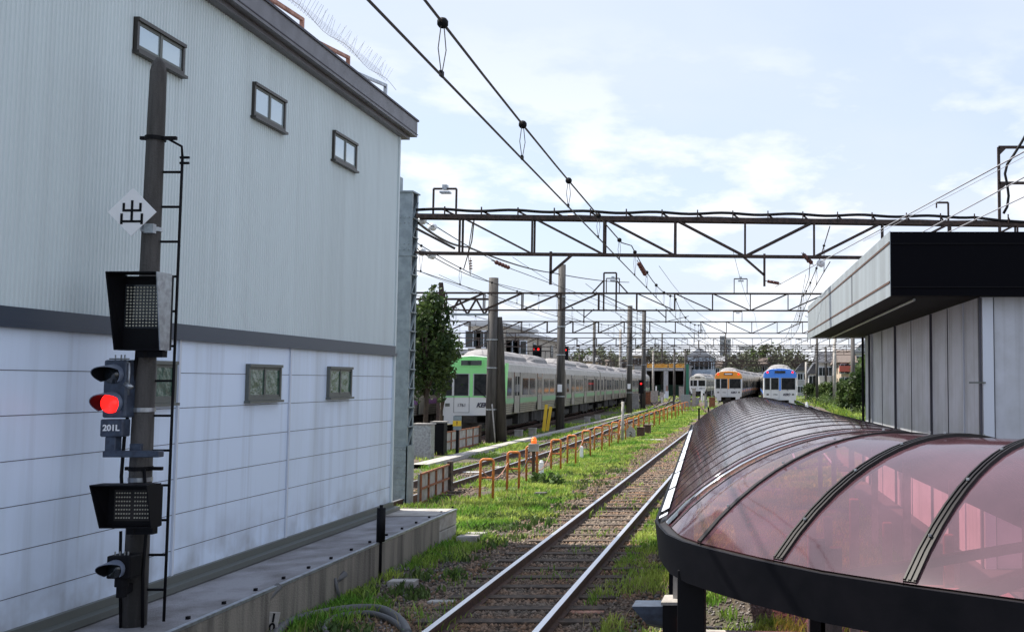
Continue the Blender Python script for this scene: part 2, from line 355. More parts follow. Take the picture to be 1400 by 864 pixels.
# ---- loose ballast stones and grass
OCT = np.array([(1,0,0),(0,1,0),(-1,0,0),(0,-1,0),(0,0,1),(0,0,-1)], dtype=float)
OF = np.array([(0,1,4),(1,2,4),(2,3,4),(3,0,4),(1,0,5),(2,1,5),(3,2,5),(0,3,5)])
def stones(name, pos, size, m, label):
    n = len(pos); v = np.repeat(OCT[None], n, 0) * rng.uniform(.55, 1.15, (n, 6, 1)); v[:, :, 2] *= .75
    a = rng.uniform(0, 6.28, n); c, s = np.cos(a), np.sin(a); t = rng.uniform(-.6,.6,n)
    x = v[:,:,0]*c[:,None]-v[:,:,1]*s[:,None]; y = v[:,:,0]*s[:,None]+v[:,:,1]*c[:,None]; z = v[:,:,2]+x*t[:,None]*.5
    v = np.stack([x,y,z], -1)*size[:,None,None] + pos[:,None,:]
    f = (OF[None]+np.arange(n)[:,None,None]*6).reshape(-1, 3)
    return stuff(npmesh(name, v.reshape(-1,3), f, m), label, 'gravel')
def fvec(fx, ys): return np.array([fx(y) for y in ys])
def ballast(n, fx, y0, y1, w, smin=.02, smax=.04):
    y = y0*(y1/y0)**rng.uniform(0,1,n); o = rng.normal(0,w*.55,n); o = np.clip(o, -w*1.25, w*1.25)
    x = fvec(fx, y)+o; s = rng.uniform(smin, smax, n)*np.clip((y/18)**.35, .9, 1.8)
    return np.stack([x, y, np.full(n, GZ)+s*.25], -1), s
p1, s1 = ballast(52000, T1, 9.3, 60, 1.5, .024, .05); stones('ballast_stones', p1, s1, M['stone'], 'brown ballast stones strewn along the track beside the canopy')
patch_dry = True
p2, s2 = ballast(14000, T2, 20, 70, 1.1, .025, .045); stones('ballast_stones', p2, s2, M['stone'], 'brown ballast stones along the track behind the orange barriers')
def scatter(n, x0, x1, y0, y1):
    y = y0*(y1/y0)**rng.uniform(0,1,n); return rng.uniform(x0, x1, n), y
x, y = scatter(16000, -5.3, 1.5, 9.5, 26); k = (np.abs(x-fvec(T1,y)) > .9)
x, y = x[k], y[k]; s = rng.uniform(.012,.032,len(x)); stones('gravel', np.stack([x,y,np.full(len(x),GZ)+s*.3],-1), s, M['stoneg'], 'grey gravel lying in the verges beside the near track')

def vnoise(x, y, sc, seed=0):      # cheap smooth value noise in numpy
    r = np.random.default_rng(seed); T = r.uniform(0,1,(64,64)); u = x*sc; v = y*sc
    i = np.floor(u).astype(int); j = np.floor(v).astype(int); fu = u-i; fv = v-j; fu = fu*fu*(3-2*fu); fv = fv*fv*(3-2*fv)
    g = lambda a, b: T[a % 64, b % 64]
    return (g(i,j)*(1-fu)+g(i+1,j)*fu)*(1-fv)+(g(i,j+1)*(1-fu)+g(i+1,j+1)*fu)*fv
def blades(name, x, y, h, w, m, label, cat='grass', z0=GZ):
    n = len(x); a = rng.uniform(0, 6.28, n); dxy = np.stack([np.cos(a), np.sin(a)], -1); lean = rng.uniform(.1,.9,n)*h
    b = rng.uniform(0, 6.28, n); ld = np.stack([np.cos(b), np.sin(b)], -1)
    base = np.stack([x, y, np.full(n, z0) if np.isscalar(z0) else z0], -1)
    v0 = base.copy(); v0[:, :2] -= dxy*w[:,None]*.4; v1 = base.copy(); v1[:, :2] += dxy*w[:,None]*.4
    mid = base.copy(); mid[:, :2] += ld*(lean*.4)[:,None]; mid[:,2] += h*.65
    v2 = mid.copy(); v2[:, :2] += dxy*w[:,None]*.5; v3 = mid.copy(); v3[:, :2] -= dxy*w[:,None]*.5
    v4 = base.copy(); v4[:, :2] += ld*lean[:,None]; v4[:,2] += h
    v = np.stack([v0,v1,v2,v3,v4], 1).reshape(-1,3); k = np.arange(n)[:,None]*5
    f = np.concatenate([k+np.array([0,1,2]), k+np.array([0,2,3]), k+np.array([3,2,4])], 0)
    return stuff(npmesh(name, v, f, m), label, cat)
def patch(n, x0, x1, y0, y1, dens, name='grass', label='grass', hs=(.04,.13), ws=.010, keep=None):
    x, y = scatter(n, x0, x1, y0, y1); k = rng.uniform(0,1,n) < dens(x, y); x, y = x[k], y[k]
    h = rng.uniform(hs[0], hs[1], len(x))*(.6+.8*vnoise(x,y,1.7,3)); w = ws*np.clip(y/14,1,7)*rng.uniform(.7,1.5,len(x))
    return blades(name, x, y, h, w, M['grass'], label)
def d_left(x, y):      # verge between ledge / barriers and the near track
    off = T1.__call__
    o = x-(-2.75-.023*y); edge = np.where(y < 17, -5.25, -6.35-.02*(y-17))
    t = vnoise(x,y,.9,5)*.6+vnoise(x,y,3,6)*.4
    lush = np.clip((y-13)/5, 0, 1)
    th = .44-.20*lush + np.clip((o+1.9)*.6,0,1) - np.where(y > 30, .12, 0)
    return np.clip((t-th)*5, 0, 1)*(x > edge)*(o < -.75)
patch(260000, -8.0, -2.8, 9.6, 90, d_left, 'grass', 'bright short grass on the verge between barriers and near track')
def d_right(x, y):
    o = x-(-2.75-.023*y); t = vnoise(x,y,1.3,8)*.6+vnoise(x,y,4,9)*.4
    return np.clip((t-np.where(y < 15.5,.52,.36))*5,0,1)*(o > .85)
patch(150000, -3.4, 1.8, 9.6, 40, d_right, 'grass', 'grass patches between the near track and the pink canopy')
def d_yard(x, y):
    t = vnoise(x,y,.7,12)*.6+vnoise(x,y,2.5,13)*.4
    return np.clip((t-.47)*5,0,1)*np.where(np.abs(x-(-8.4-.03*np.clip(y-40,0,60))) < .75, .35, 1)
patch(130000, -13, -6.3, 19, 110, d_yard, 'grass', 'grass and weeds around the track behind the orange barriers')
patch(12000, -5.0, -2.0, 9.6, 60, lambda x,y: np.clip((vnoise(x,y,2,21)-.66)*6,0,1), 'weeds', 'sparse weeds growing between the near rails')
def d_far(x, y): return np.clip((vnoise(x,y,.16,31)*.7+vnoise(x,y,.7,32)*.3-.5)*6,0,1)
patch(60000, -30, 12, 90, 230, d_far, 'grass', 'pale grass strips far across the yard', (.1,.25), .012)
patch(60000, 4.8, 16, 45, 170, lambda x,y: (x > 5.4-.02*(y-60)+.0)*1.0, 'grass', 'tall grass on the bank right of the right hand track', (.25,.6), .012)

def ordinal(n):
    w = ['first','second','third','fourth','fifth','sixth','seventh','eighth','ninth','tenth','eleventh','twelfth','thirteenth','fourteenth','fifteenth','sixteenth','seventeenth','eighteenth','nineteenth']
    tens = {2:('twentieth','twenty'),3:('thirtieth','thirty'),4:('fortieth','forty'),5:('fiftieth','fifty')}
    return w[n-1] if n < 20 else (tens[n//10][0] if n % 10 == 0 else tens[n//10][1]+' '+w[n % 10-1])
def smoothline(pts, k=6):
    pts = [Vector(p) for p in pts]; out = []
    for i in range(len(pts)-1):
        p0 = pts[max(i-1,0)]; p1 = pts[i]; p2 = pts[i+1]; p3 = pts[min(i+2,len(pts)-1)]
        for j in range(k):
            t = j/k; out.append(.5*((2*p1)+(p2-p0)*t+(2*p0-5*p1+4*p2-p3)*t*t+(3*p1-p0-3*p2+p3)*t**3))
    return out+[pts[-1]]

def grime(m, base=None, amount=.25):     # rain streaks and splashed dirt, fixed to the wall
    nt = m.node_tree; b = nt.nodes['Principled BSDF']; N = nt.nodes.new; L = nt.links.new
    src = b.inputs['Base Color'].links[0].from_socket; tc = N('ShaderNodeTexCoord'); mp = N('ShaderNodeMapping'); mp.inputs['Scale'].default_value = (1,1,.035); L(tc.outputs['Object'], mp.inputs[0])
    n = N('ShaderNodeTexNoise'); n.inputs['Scale'].default_value = 7; n.inputs['Detail'].default_value = 6; L(mp.outputs[0], n.inputs['Vector'])
    r = N('ShaderNodeMapRange'); r.inputs['From Min'].default_value = .5; r.inputs['From Max'].default_value = .72; r.inputs['To Min'].default_value = 0; r.inputs['To Max'].default_value = amount; L(n.outputs[0], r.inputs['Value'])
    mx = N('ShaderNodeMixRGB'); mx.inputs[2].default_value = (.12,.11,.10,1); L(r.outputs[0], mx.inputs[0]); L(src, mx.inputs[1]); last = mx.outputs[0]
    if base:
        n2 = N('ShaderNodeTexNoise'); n2.inputs['Scale'].default_value = 2.2; n2.inputs['Detail'].default_value = 8; L(tc.outputs['Object'], n2.inputs['Vector'])
        sp = N('ShaderNodeSeparateXYZ'); L(tc.outputs['Object'], sp.inputs[0])
        a = N('ShaderNodeMapRange'); a.inputs['From Min'].default_value = base; a.inputs['From Max'].default_value = 0; L(sp.outputs['Z'], a.inputs['Value'])
        q = N('ShaderNodeMapRange'); q.inputs['From Min'].default_value = .42; q.inputs['From Max'].default_value = .7; q.inputs['To Max'].default_value = .75; L(n2.outputs[0], q.inputs['Value'])
        ml = N('ShaderNodeMath'); ml.operation = 'MULTIPLY'; L(a.outputs[0], ml.inputs[0]); L(q.outputs[0], ml.inputs[1])
        m2 = N('ShaderNodeMixRGB'); m2.inputs[2].default_value = (.17,.15,.13,1); L(ml.outputs[0], m2.inputs[0]); L(last, m2.inputs[1]); last = m2.outputs[0]
    L(last, b.inputs['Base Color'])
grime(M['upper'], None, .08); grime(M['panel'], .7, .22); grime(M['kioskwall'], None, .3); grime(M['kiosktrim'], None, .3)

M['dry'] = leafmat('dry stalks', (0.30,0.24,0.11), (0.42,0.35,0.18), .4)
xx, yy = scatter(9000, -7.5, 1.0, 9.8, 60); kk = ((np.abs(xx-fvec(T1,yy)) > .8) & (rng.uniform(0,1,9000) < np.clip((vnoise(xx,yy,1.1,44)-.45)*4,0,1)) & ((yy > 17.2) | (xx > -5.15)) & ((yy > 12) | (xx < -.9)))
xx, yy = xx[kk], yy[kk]; blades('dry_stalks', xx, yy, rng.uniform(.06,.24,len(xx)), np.full(len(xx),.006)*np.clip(yy/14,1,4), M['dry'], 'dry straw coloured stalks among the verge grass')
xx, yy = scatter(2600, -6.0, -3.4, 10, 40); kk = (rng.uniform(0,1,2600) < np.clip((vnoise(xx,yy,1.6,51)-.5)*4,0,1)) & ((yy > 17.2) | (xx > -5.1)) & (xx < fvec(T1,yy)-1.0)
xx, yy = xx[kk], yy[kk]; xx = np.repeat(xx,7)+rng.normal(0,.04,len(xx)*7); yy = np.repeat(yy,7)+rng.normal(0,.04,len(yy)*7)
blades('broad_weeds', xx, yy, rng.uniform(.05,.13,len(xx)), rng.uniform(.02,.045,len(xx)), M['leafl'], 'broad leaved weeds in the verge left of the near track', 'weeds')
# ---------------------------------------------------------------- warehouse on the left
LZ = 0.32                                 # top of the concrete ledge
WX = lambda Y: -5.836-0.028*Y             # wall plane
YE = 16.93                                # far corner
def wpt(px, py, off=0.0):                 # a point on the wall for a sight line
    u = (px-1060)/F; d = ray(px, py); k = d.x/d.y; Y = (-5.836+off)/(k+0.028); return P(px, py, Y)
wh = thing('warehouse', 'large grey ribbed metal warehouse with pale panelled lower wall and dark band', 'building', (WX(YE), YE, LZ))
y0w = 1.0
b = MB(); ribs = []; Y = y0w; step = .052
prof = [(0,0),(.35,0),(.5,.009),(.85,.009)]
while Y < YE-.06:
    for t, d in prof: ribs.append((Y+t*step, d))
    Y += step
ribs.append((YE, 0))
b.strip([(WX(y)+d, y, 2.95) for y, d in ribs], [(WX(y)+d, y, 6.72) for y, d in ribs])
b.build('upper_wall', M['upper'], wh)
b = MB(); b.box((-22, y0w, 2.9), (WX(YE)-.35, YE-.001, 6.7)); 
b.box((WX(YE)-.34, YE-.3, LZ), (WX(YE)-.02, YE-.012, 6.7)); b.build('end_wall', M['upper'], wh)
b = MB(); b.add([(WX(y0w),y0w,LZ),(WX(YE),YE,LZ),(WX(YE),YE,2.84),(WX(y0w),y0w,2.84)], [(0,1,2,3)])
b.add([(WX(YE),YE,LZ),(-22,YE,LZ),(-22,YE,2.84),(WX(YE),YE,2.84)], [(0,1,2,3)]); b.build('lower_wall', M['panel'], wh)
b = MB()
for k in range(7):
    z = 2.84-.36*(k+1)+.02
    b.add([(WX(y0w)+.003,y0w,z-.004),(WX(YE)+.003,YE,z-.004),(WX(YE)+.003,YE,z+.002),(WX(y0w)+.003,y0w,z+.002)], [(0,1,2,3)])
b.build('panel_seams', M['seam'], wh)
for px in (236, 390):
    q = wpt(px, 700); b = MB(); b.bar((q.x+.012, q.y, LZ), (q.x+.012, q.y, 2.835), .03, .02, (1,0,0)); b.build('joint_cover', M['whitetrim'], wh)
b = MB(); b.bar((WX(YE)+.01, YE-.01, LZ), (WX(YE)+.01, YE-.01, 6.7), .05, .05); b.build('corner_trim', M['upper'], wh)
b = MB(); 
def wstrip(b, z0, z1, d0, d1, ya=y0w, yb=YE+.03):
    b.prism([(WX(ya)+d0, ya, z0), (WX(ya)+d1, ya, z0), (WX(ya)+d1, ya, z1), (WX(ya)+d0, ya, z1)], (WX(yb)-WX(ya), yb-ya, 0))
wstrip(b, 2.885, 3.0, 0, .035); wstrip(b, 2.835, 2.883, 0, .055); b.build('band', M['band'], wh)
b = MB(); wstrip(b, 6.56, 6.83, -.2, .22, yb=YE+.27); wstrip(b, 6.50, 6.558, -.2, .12, yb=YE+.2); b.build('roof_fascia', M['fascia'], wh)
b = MB(); wstrip(b, 6.83, 6.86, -.2, .24, yb=YE+.3); wstrip(b, 6.60, 6.612, .221, .228, yb=YE+.3); b.build('roof_trim', M['seam'], wh)
b = MB(); b.box((-22, y0w, 6.72), (WX(YE)-.25, YE+.2, 6.81)); b.build('roof', M['fascia'], wh)
b = MB(); wstrip(b, LZ, LZ+.06, .0, .16); wstrip(b, LZ+.06, LZ+.13, 0, .05); b.build('base_flashing', M['winframe2'], wh)
def wwindow(px0, px1, pyt, pyb, glass, fr, bars=1):   # pyt/pyb: top and bottom of the frame at px1
    a = wpt(px0, pyt); c = wpt(px1, pyt); zt = c.z; zb = wpt(px1, pyb).z; ya, yb = a.y, c.y
    f = MB()
    def seg(y0, y1, z0, z1, d=.045): f.prism([(WX(y0)+.0, y0, z0), (WX(y0)+d, y0, z0), (WX(y0)+d, y0, z1), (WX(y0), y0, z1)], (WX(y1)-WX(y0), y1-y0, 0))
    t = .035
    seg(ya, yb, zt-t, zt, .06); seg(ya, yb, zb, zb+t); seg(ya-.015, yb+.015, zb-.03, zb-.002, .075); seg(ya, ya+t, zb+t, zt-t); seg(yb-t, yb, zb+t, zt-t)
    w = f.build('window', fr, wh)
    s = MB(); f = s
    seg((ya+yb)/2-.02, (ya+yb)/2+.02, zb+t, zt-t, .038); seg(ya+t, yb-t, zb+t, zb+t+.03, .034); seg(ya+t, yb-t, zt-t-.03, zt-t, .034)
    s.build('sash', M['winframe2'], w)
    g = MB(); g.add([(WX(ya)+.026, ya+.02, zb+.02), (WX(yb)+.026, yb-.02, zb+.02), (WX(yb)+.026, yb-.02, zt-.02), (WX(ya)+.026, ya+.02, zt-.02)], [(0,1,2,3)])
    g.build('glass', glass, w)
wwindow(181, 248, 62, 105, M['glassb'], M['winframe']); wwindow(343, 387, 138, 182, M['glassb'], M['winframe']); wwindow(453, 485, 197, 235, M['glassb'], M['winframe'])
wwindow(178, 237, 494, 550, M['glassg'], M['winframe2']); wwindow(336, 381, 499, 546, M['glassg'], M['winframe2']); wwindow(447, 478, 502, 542, M['glassg'], M['winframe2'])
# rusty guard rails on the roof edge
for (pa_, pb_, m) in (((350,-14),(413,27),M['rustpink']), ((426,54),(476,79),M['rustpink']), ((482,98),(527,117),M['galv'])):
    b = MB(); p = wpt(*pa_, .05); q = wpt(*pb_, .05)
    b.bar(p, q, .045); b.bar((q.x,q.y,6.85), (q.x,q.y,q.z+.02), .045); b.bar((p.x,p.y,6.85), (p.x,p.y,p.z+.02), .045)
    b.build('guard_rail', m, wh)
b = MB()
b.tube([(WX(y)+.05, y, 7.22+.04*math.sin(y*4)) for y in np.linspace(11, 16.6, 24)], .004, 4)
for y in np.linspace(11, 16.1, 60):
    x = WX(y)+.05; b.tube([(x, y, 7.2), (x+random.uniform(.05,.14), y+random.uniform(-.05,.05), 7.42)], .0022, 3); b.tube([(x, y, 7.2), (x-.1, y, 7.4)], .0022, 3)
b.build('bird_spikes', M['wirel'], wh)

# ---------------------------------------------------------------- concrete ledge
e0 = G(625, 695, LZ); e1 = G(230, 864, LZ); sl = (e1.x-e0.x)/(e1.y-e0.y); EX = lambda Y: e0.x+sl*(Y-e0.y)
ye = e0.y
led = thing('concrete_ledge', 'stained concrete ledge running along the foot of the warehouse', 'ledge', (e0.x, ye, GZ))
b = MB(); ya = 2.0
b.add([(WX(ya)-.5,ya,LZ-.012),(EX(ya)-.02,ya,LZ-.012),(EX(ye-.9)-.02,ye-.9,LZ-.012),(WX(ye)-.5,ye-.9,LZ-.012)], [(0,1,2,3)]); b.build('top_slab', M['conc'], led)
b = MB(); b.box((WX(ye)-.6, ye-.9, LZ-.05), (EX(ye)-.06, ye, LZ)); b.build('end_slab', M['concpale'], led)
b = MB(); b.add([(EX(ya),ya,GZ-.1),(EX(ye-.95),ye-.95,GZ-.1),(EX(ye-.95),ye-.95,LZ-.03),(EX(ya),ya,LZ-.03)], [(0,1,2,3)]); b.build('front_wall', M['concwall'], led)
b = MB(); b.box((EX(ye)-.35, ye-.94, GZ-.1), (EX(ye)+.0, ye-.02, .06)); b.box((EX(ye)-.35, ye-.94, .07), (EX(ye)+.0, ye-.02, LZ-.03)); b.build('end_block', M['concpale'], led, bevel=.01)
b = MB(); b.bar((EX(ya)-.02, ya, LZ-.016), (EX(ye)-.02, ye, LZ-.016), .05, .028); b.build('edge_strip', M['galv'], led)
b = MB(); b.add([(WX(ye)-.6,ye,GZ-.1),(EX(ye)-.35,ye,GZ-.1),(EX(ye)-.35,ye,LZ-.05),(WX(ye)-.6,ye,LZ-.05)], [(0,1,2,3)]); b.build('end_wall', M['concwall'], led)
for k in range(16):
    y = 8+k*.62; b = MB(); b.box((EX(y)-.14, y-.015, LZ-.012), (EX(y)-.11, y+.015, LZ+.015)); b.build('anchor_bolt', M['black'], led)
# number plate leaning on the ledge
q = P(334, 851, 10.55); q.x = EX(q.y)+.025
pl = thing('number_plate', 'small worn white number plate reading 10 fixed to the concrete ledge', 'plate', q)
b = MB(); b.box((q.x-.055, q.y-.008, q.z-.11), (q.x+.055, q.y+.008, q.z+.11)); b.build('plate', M['concpale'], pl, bevel=.02)
text('numeral', '1', .12, (q.x, q.y-.011, q.z+.048), M['black'], pl, bold=.004); text('numeral', '0', .12, (q.x, q.y-.011, q.z-.048), M['black'], pl, bold=.004)
for o in kids(pl): pass
pl.rotation_euler = (0, math.radians(8), math.radians(25))

# pipes and hoses by the ledge
def gp(px, py, z): return G(px, py, z)
b = MB(); b.tube([(EX(12.3)+.01, 12.4, .12), gp(455, 797, .06), gp(466, 805, -.1), gp(474, 812, -.16), gp(484,820,-.2)], .045, 10); tag(b.build('drain_pipe', M['hose'], None, True), 'grey drain pipe slanting out of the concrete ledge into the grass', 'pipe')
b = MB(); b.tube([(EX(12.15)+.0, 12.15, .12), (EX(12.1)+.05, 12.2, -.17)], .02, 8); tag(b.build('thin_pipe', M['hose'], None, True), 'thin pipe standing against the ledge beside the drain pipe', 'pipe')
b = MB(); b.tube([(EX(10.7)-.02, 10.75, LZ-.02), gp(352,832,.15), gp(362, 845, 0), gp(368, 858,-.1), gp(370, 872,-.15)], .04, 10); tag(b.build('hose', M['hose'], None, True), 'thick grey hose dropping over the ledge beside the number plate', 'hose')
b = MB(); b.tube(smoothline([gp(*p, GZ+.05) for p in ((372,880),(380,862),(400,848),(440,838),(480,832),(515,832),(535,839),(550,852),(557,866))]), .05, 10); tag(b.build('hose', M['hose'], None, True), 'outer loop of grey hose lying in the grass at the bottom edge', 'hose')
b = MB(); b.tube(smoothline([gp(*p, GZ+.05) for p in ((446,866),(444,857),(452,846),(475,840),(505,838),(530,845),(548,857),(560,870))]), .032, 10); tag(b.build('hose', M['hose'], None, True), 'thinner inner loop of grey hose lying inside the larger loop', 'hose')
b = MB(); q = G(519, 792); t = P(519, 690, q.y)
b.cyl((q.x,q.y,GZ), (q.x,q.y,t.z), .022); mp_ = thing('marker_post', 'slim black post with thick sleeve standing before the concrete ledge', 'post', (q.x,q.y,GZ)); b.build('pole', M['black'], mp_, True)
b = MB(); u = P(519, 740, q.y).z; b.cyl((q.x,q.y,u), (q.x,q.y,P(519,694,q.y).z), .055, n=20); b.build('sleeve', M['black'], mp_, True)
b = MB(); b.tube([(q.x-.03, q.y-.02, u-.05), (q.x-.03,q.y-.02,u-.3), (q.x-.08,q.y,-.05), (q.x-.2,q.y,GZ)], .011, 6); b.build('cable', M['orange'], mp_, True)

# ---------------------------------------------------------------- signal pole with its fittings
YP = 9.0
pt = P(217.5, 80, YP); pb = P(181, 905, YP); pb.z = LZ-.02
def pole_at(z): t = (z-pb.z)/(pt.z-pb.z); return pb.lerp(pt, t)
def pz(py, Y=YP): return P(200, py, Y).z
sp = thing('signal_pole', 'tall dark concrete pole with a side ladder on the ledge at left', 'pole', pb)
b = MB(); r = [.098, .088, .078, .07, .066, .052, .02]; zs = [0, .3, .6, .9, .975, .99, 1]
b.tube([pb.lerp(pt, t) for t in zs], r, 20); b.build('pole', M['concpole'], sp, True)
b = MB(); lx = lambda z: Vector((pole_at(z).x+np.interp(z, [LZ, 4.6], [.245,.235]), YP+.02, z)); ztop = pz(215)
zr = [LZ+.02] + [LZ+(ztop-LZ)*i/6 for i in range(1,7)]
b.tube([lx(z) for z in zr], .012, 8); b.tube([lx(ztop), lx(ztop)+Vector((-.01,0,.1)), pole_at(ztop+.17)+Vector((.1,0,0))], .011, 8); lad = b.build('ladder', M['black'], sp, True)
py = 235
while py < 900:
    z = pz(py); 
    if z > LZ+.05:
        b = MB(); a = pole_at(z); b.bar(a+Vector((.05,.02,0)), lx(z), .018, .02); b.build('rung', M['black'], lad)
    py += 47.6
for py, m in ((190,'black'), (314,'galv'), (560,'galv'), (640,'black'), (655,'galv')):
    z = pz(py); a = pole_at(z); b = MB(); b.cyl(a-Vector((0,0,.018)), a+Vector((0,0,.018)), .095 if py > 400 else .085, n=20)
    if m == 'black': b.bar(a+Vector((-.12,-.02,0)), a+Vector((.2,-.02,0)), .03, .03)
    b.build('clamp', M[m], sp)
b = MB(); b.tube([pole_at(pz(y))+Vector((dx,-.09,0)) for y, dx in ((478,-.02),(500,-.03),(540,-.06),(600,-.1),(650,-.11),(700,-.08))], .014, 8); b.tube([pole_at(pz(y))+Vector((dx,-.07,0)) for y, dx in ((640,.07),(700,.12),(780,.1),(864,.12))], .013, 8)
b.tube([pole_at(pz(y))+Vector((dx,-.08,0)) for y, dx in ((724,-.1),(780,-.09),(864,-.06))], .012, 8); b.build('cable', M['black'], sp, True)
b = MB(); a = lx(ztop)
for dz in (-.05, .0): b.cyl(a+Vector((-.02,0,dz)), a+Vector((.06,0,dz)), .012)
b.build('clip', M['black'], sp)
# diamond sign
ys_ = 8.83; c = P(180.5, 290, ys_); R_ = .211
ds = thing('diamond_sign', 'white diamond sign with the black character 出 on the signal pole', 'sign', c)
b = MB(); b.prism([(c.x-R_,ys_,c.z),(c.x,ys_,c.z-R_),(c.x+R_,ys_,c.z),(c.x,ys_,c.z+R_)], (0,.006,0)); b.build('panel', M['white'], ds)
b = MB(); k = .0062*1.0; yy = ys_-.003
def stroke(x0,z0,x1,z1,w=.021):
    x0,z0,x1,z1 = x0*1.1,z0*1.1,x1*1.1,z1*1.1
    if abs(x1-x0) > abs(z1-z0): b.box((c.x+x0-w/2, yy, c.z+z0-w/2), (c.x+x1+w/2, yy+.002, c.z+z0+w/2))
    else: b.box((c.x+x0-w/2, yy-.0005, c.z+z0), (c.x+x0+w/2, yy+.0015, c.z+z1))
stroke(0,-.075,0,.093); stroke(-.066,.012,.066,.012); stroke(-.066,.012,-.066,.072); stroke(.066,.012,.066,.072)
stroke(-.08,-.075,.08,-.075); stroke(-.08,-.098,-.08,-.012); stroke(.08,-.098,.08,-.012)
b.build('character', M['black'], ds)
b = MB(); b.bar((c.x+.08, ys_+.03, c.z-.14), (pole_at(c.z).x, YP, c.z-.15), .03, .05); b.box((c.x+.1, ys_+.01, c.z-.18), (c.x+.18, ys_+.06, c.z-.1)); b.build('bracket', M['galv'], ds)
# route indicators
def indicator(label, x0p, x1p, yt, yb, Yf, dep, board, nx, nz, deep_left=True):
    a = P(x0p, yt, Yf); c = P(x1p, yb, Yf); x0, x1, z1, z0 = a.x, c.x, a.z, c.z; root = thing('route_indicator', label, 'signal', ((x0+x1)/2, Yf+dep, z0))
    t = .01; tp = (x1-x0)*.09; h = z1-z0
    yb_ = Yf+dep
    b = MB(); b.box((x0+tp, yb_, z0), (x1+.005, yb_+.06, z1-.02)); b.build('housing', M['black'], root, bevel=.008)
    hd = MB()   # hood: top, two tapering cheeks and floor
    yl = Yf+dep*.45
    hd.prism([(x0,Yf,z1),(x1,Yf,z1),(x1,Yf,z1-t),(x0,Yf,z1-t)], (0,dep,0))
    hd.prism([(x0,Yf,z1-t),(x0+t,Yf,z1-t),(x0+t+tp,yl,z0),(x0+tp,yl,z0)], (.0,dep*.5,0)); 
    hd.add([(x0,Yf,z1-t),(x0+tp,yl,z0),(x0+tp+.01,yb_+.02,z0),(x0+tp+.01,yb_+.02,z1-t)], [(0,1,2,3)])
    hd.prism([(x0+tp,yl,z0),(x1,yl,z0),(x1,yl,z0+t),(x0+tp,yl,z0+t)], (0,dep*.6,0)); hd.build('hood', M['black'], root)
    ck = MB(); ck.prism([(x1,Yf,z1-.001),(x1,yl,z0),(x1,yb_+.02,z0),(x1,yb_+.02,z1-.001)], (.008,0,0)); ck.build('side_plate', M['galv'] if deep_left else M['black'], root)
    bx0, bx1, bz0, bz1 = board; fy = yb_-.004
    X = lambda u: x0+tp+(x1-x0-tp)*u; Z = lambda v: z0+h*v
    bb = MB(); bb.box((X(bx0)-.01, fy, Z(bz0)-.01), (X(bx1)+.01, fy+.003, Z(bz1)+.01)); fc = bb.build('lamp_board', M['lensd'] if deep_left else M['train_under'], root)
    dd = MB(); nb = 0; r = min((X(bx1)-X(bx0))/nx, (Z(bz1)-Z(bz0))/nz)*.28
    for i in range(nx):
        if not deep_left and i == nx//2: continue
        for j in range(nz):
            cx = X(bx0+(bx1-bx0)*(i+.5)/nx); cz = Z(bz0+(bz1-bz0)*(j+.5)/nz); 
            nb += 1
            if nb <= 99: bu = MB(); bu.cyl((cx, fy-.006, cz), (cx, fy, cz), r, n=6); bu.build('bulb', M['led'], fc)
            else: dd.cyl((cx, fy-.006, cz), (cx, fy, cz), r, n=6)
    if dd.v: stuff(dd.build('bulbs', M['led'], fc))
    b = MB(); pp = pole_at(z0+.05); b.bar((x1-.12, yb_+.0, z0-.03), (pp.x, YP+.02, z0-.03), .14, .05); b.box((x1-.24, yb_-.03, z0-.06), (x1-.02, yb_+.04, z0-.002)); b.build('bracket', M['black'], root)
    return root
indicator('tall hooded route indicator with shiny side plate, higher of the two on the pole', 144, 209, 371, 478, 8.62, .2, (.06,.93,.30,.84), 12, 13)
indicator('wide black hooded route indicator, lower of the two on the pole', 122, 197, 663, 724, 8.55, .18, (.16,.84,.16,.82), 13, 7, False)
def head(root, cx, cz, Y, r, lens, vis=.15):      # one aspect: lens, its rim, visor towards the train
    b = MB(); b.cyl((cx, Y-.012, cz), (cx, Y, cz), r, n=24); ln = b.build('lens', lens, root, True)
    b = MB(); n = 18; A = []; B = []; A2 = []; B2 = []
    for i in range(n+1):
        a = math.radians(-38+256*i/n); rr = r*1.16
        L_ = vis*(.28+.72*max(0, math.cos(a-math.radians(125))))
        for lst, q, rad in ((A,0,rr),(B,L_,rr*1.02),(A2,0,rr*.93),(B2,L_,rr*.95)):
            lst.append((cx+rad*math.cos(a)-q*.08, Y-q, cz+rad*math.sin(a)-q*.15))
    b.strip(A, B); b.mi = 1; b.strip(A2, B2); b.mi = 0; b.strip(B, B2)
    b.build('visor', [M['visor'], M['black']], root, True)
YS = 8.8
c1 = P(155, 512, YS); c2 = P(152, 551, YS)
sg = thing('colour_light_signal', 'blue grey two lamp signal with lit red lower lamp and plate 201L', 'signal', (c1.x+.02, YS+.1, P(150,600,YS).z))
b = MB(); b.box((c1.x-.085, YS, P(150,571,YS).z), (c1.x+.115, YS+.16, P(150,492,YS).z)); b.build('housing', M['bluegrey'], sg, bevel=.015)
head(sg, c1.x, c1.z, YS, .078, M['lensd'], .17); head(sg, c2.x, c2.z, YS, .085, M['red'], .15)
b = MB(); z1 = P(150,573,YS).z; z0 = P(150,597,YS).z; b.box((c1.x-.09, YS-.012, z0), (c1.x+.105, YS+.1, z1)); pq = b.build('name_plate', M['bluegrey'], sg, bevel=.012)
text('lettering', '201L', .072, (c1.x+.008, YS-.0145, (z0+z1)/2), M['white'], pq, bold=.002)
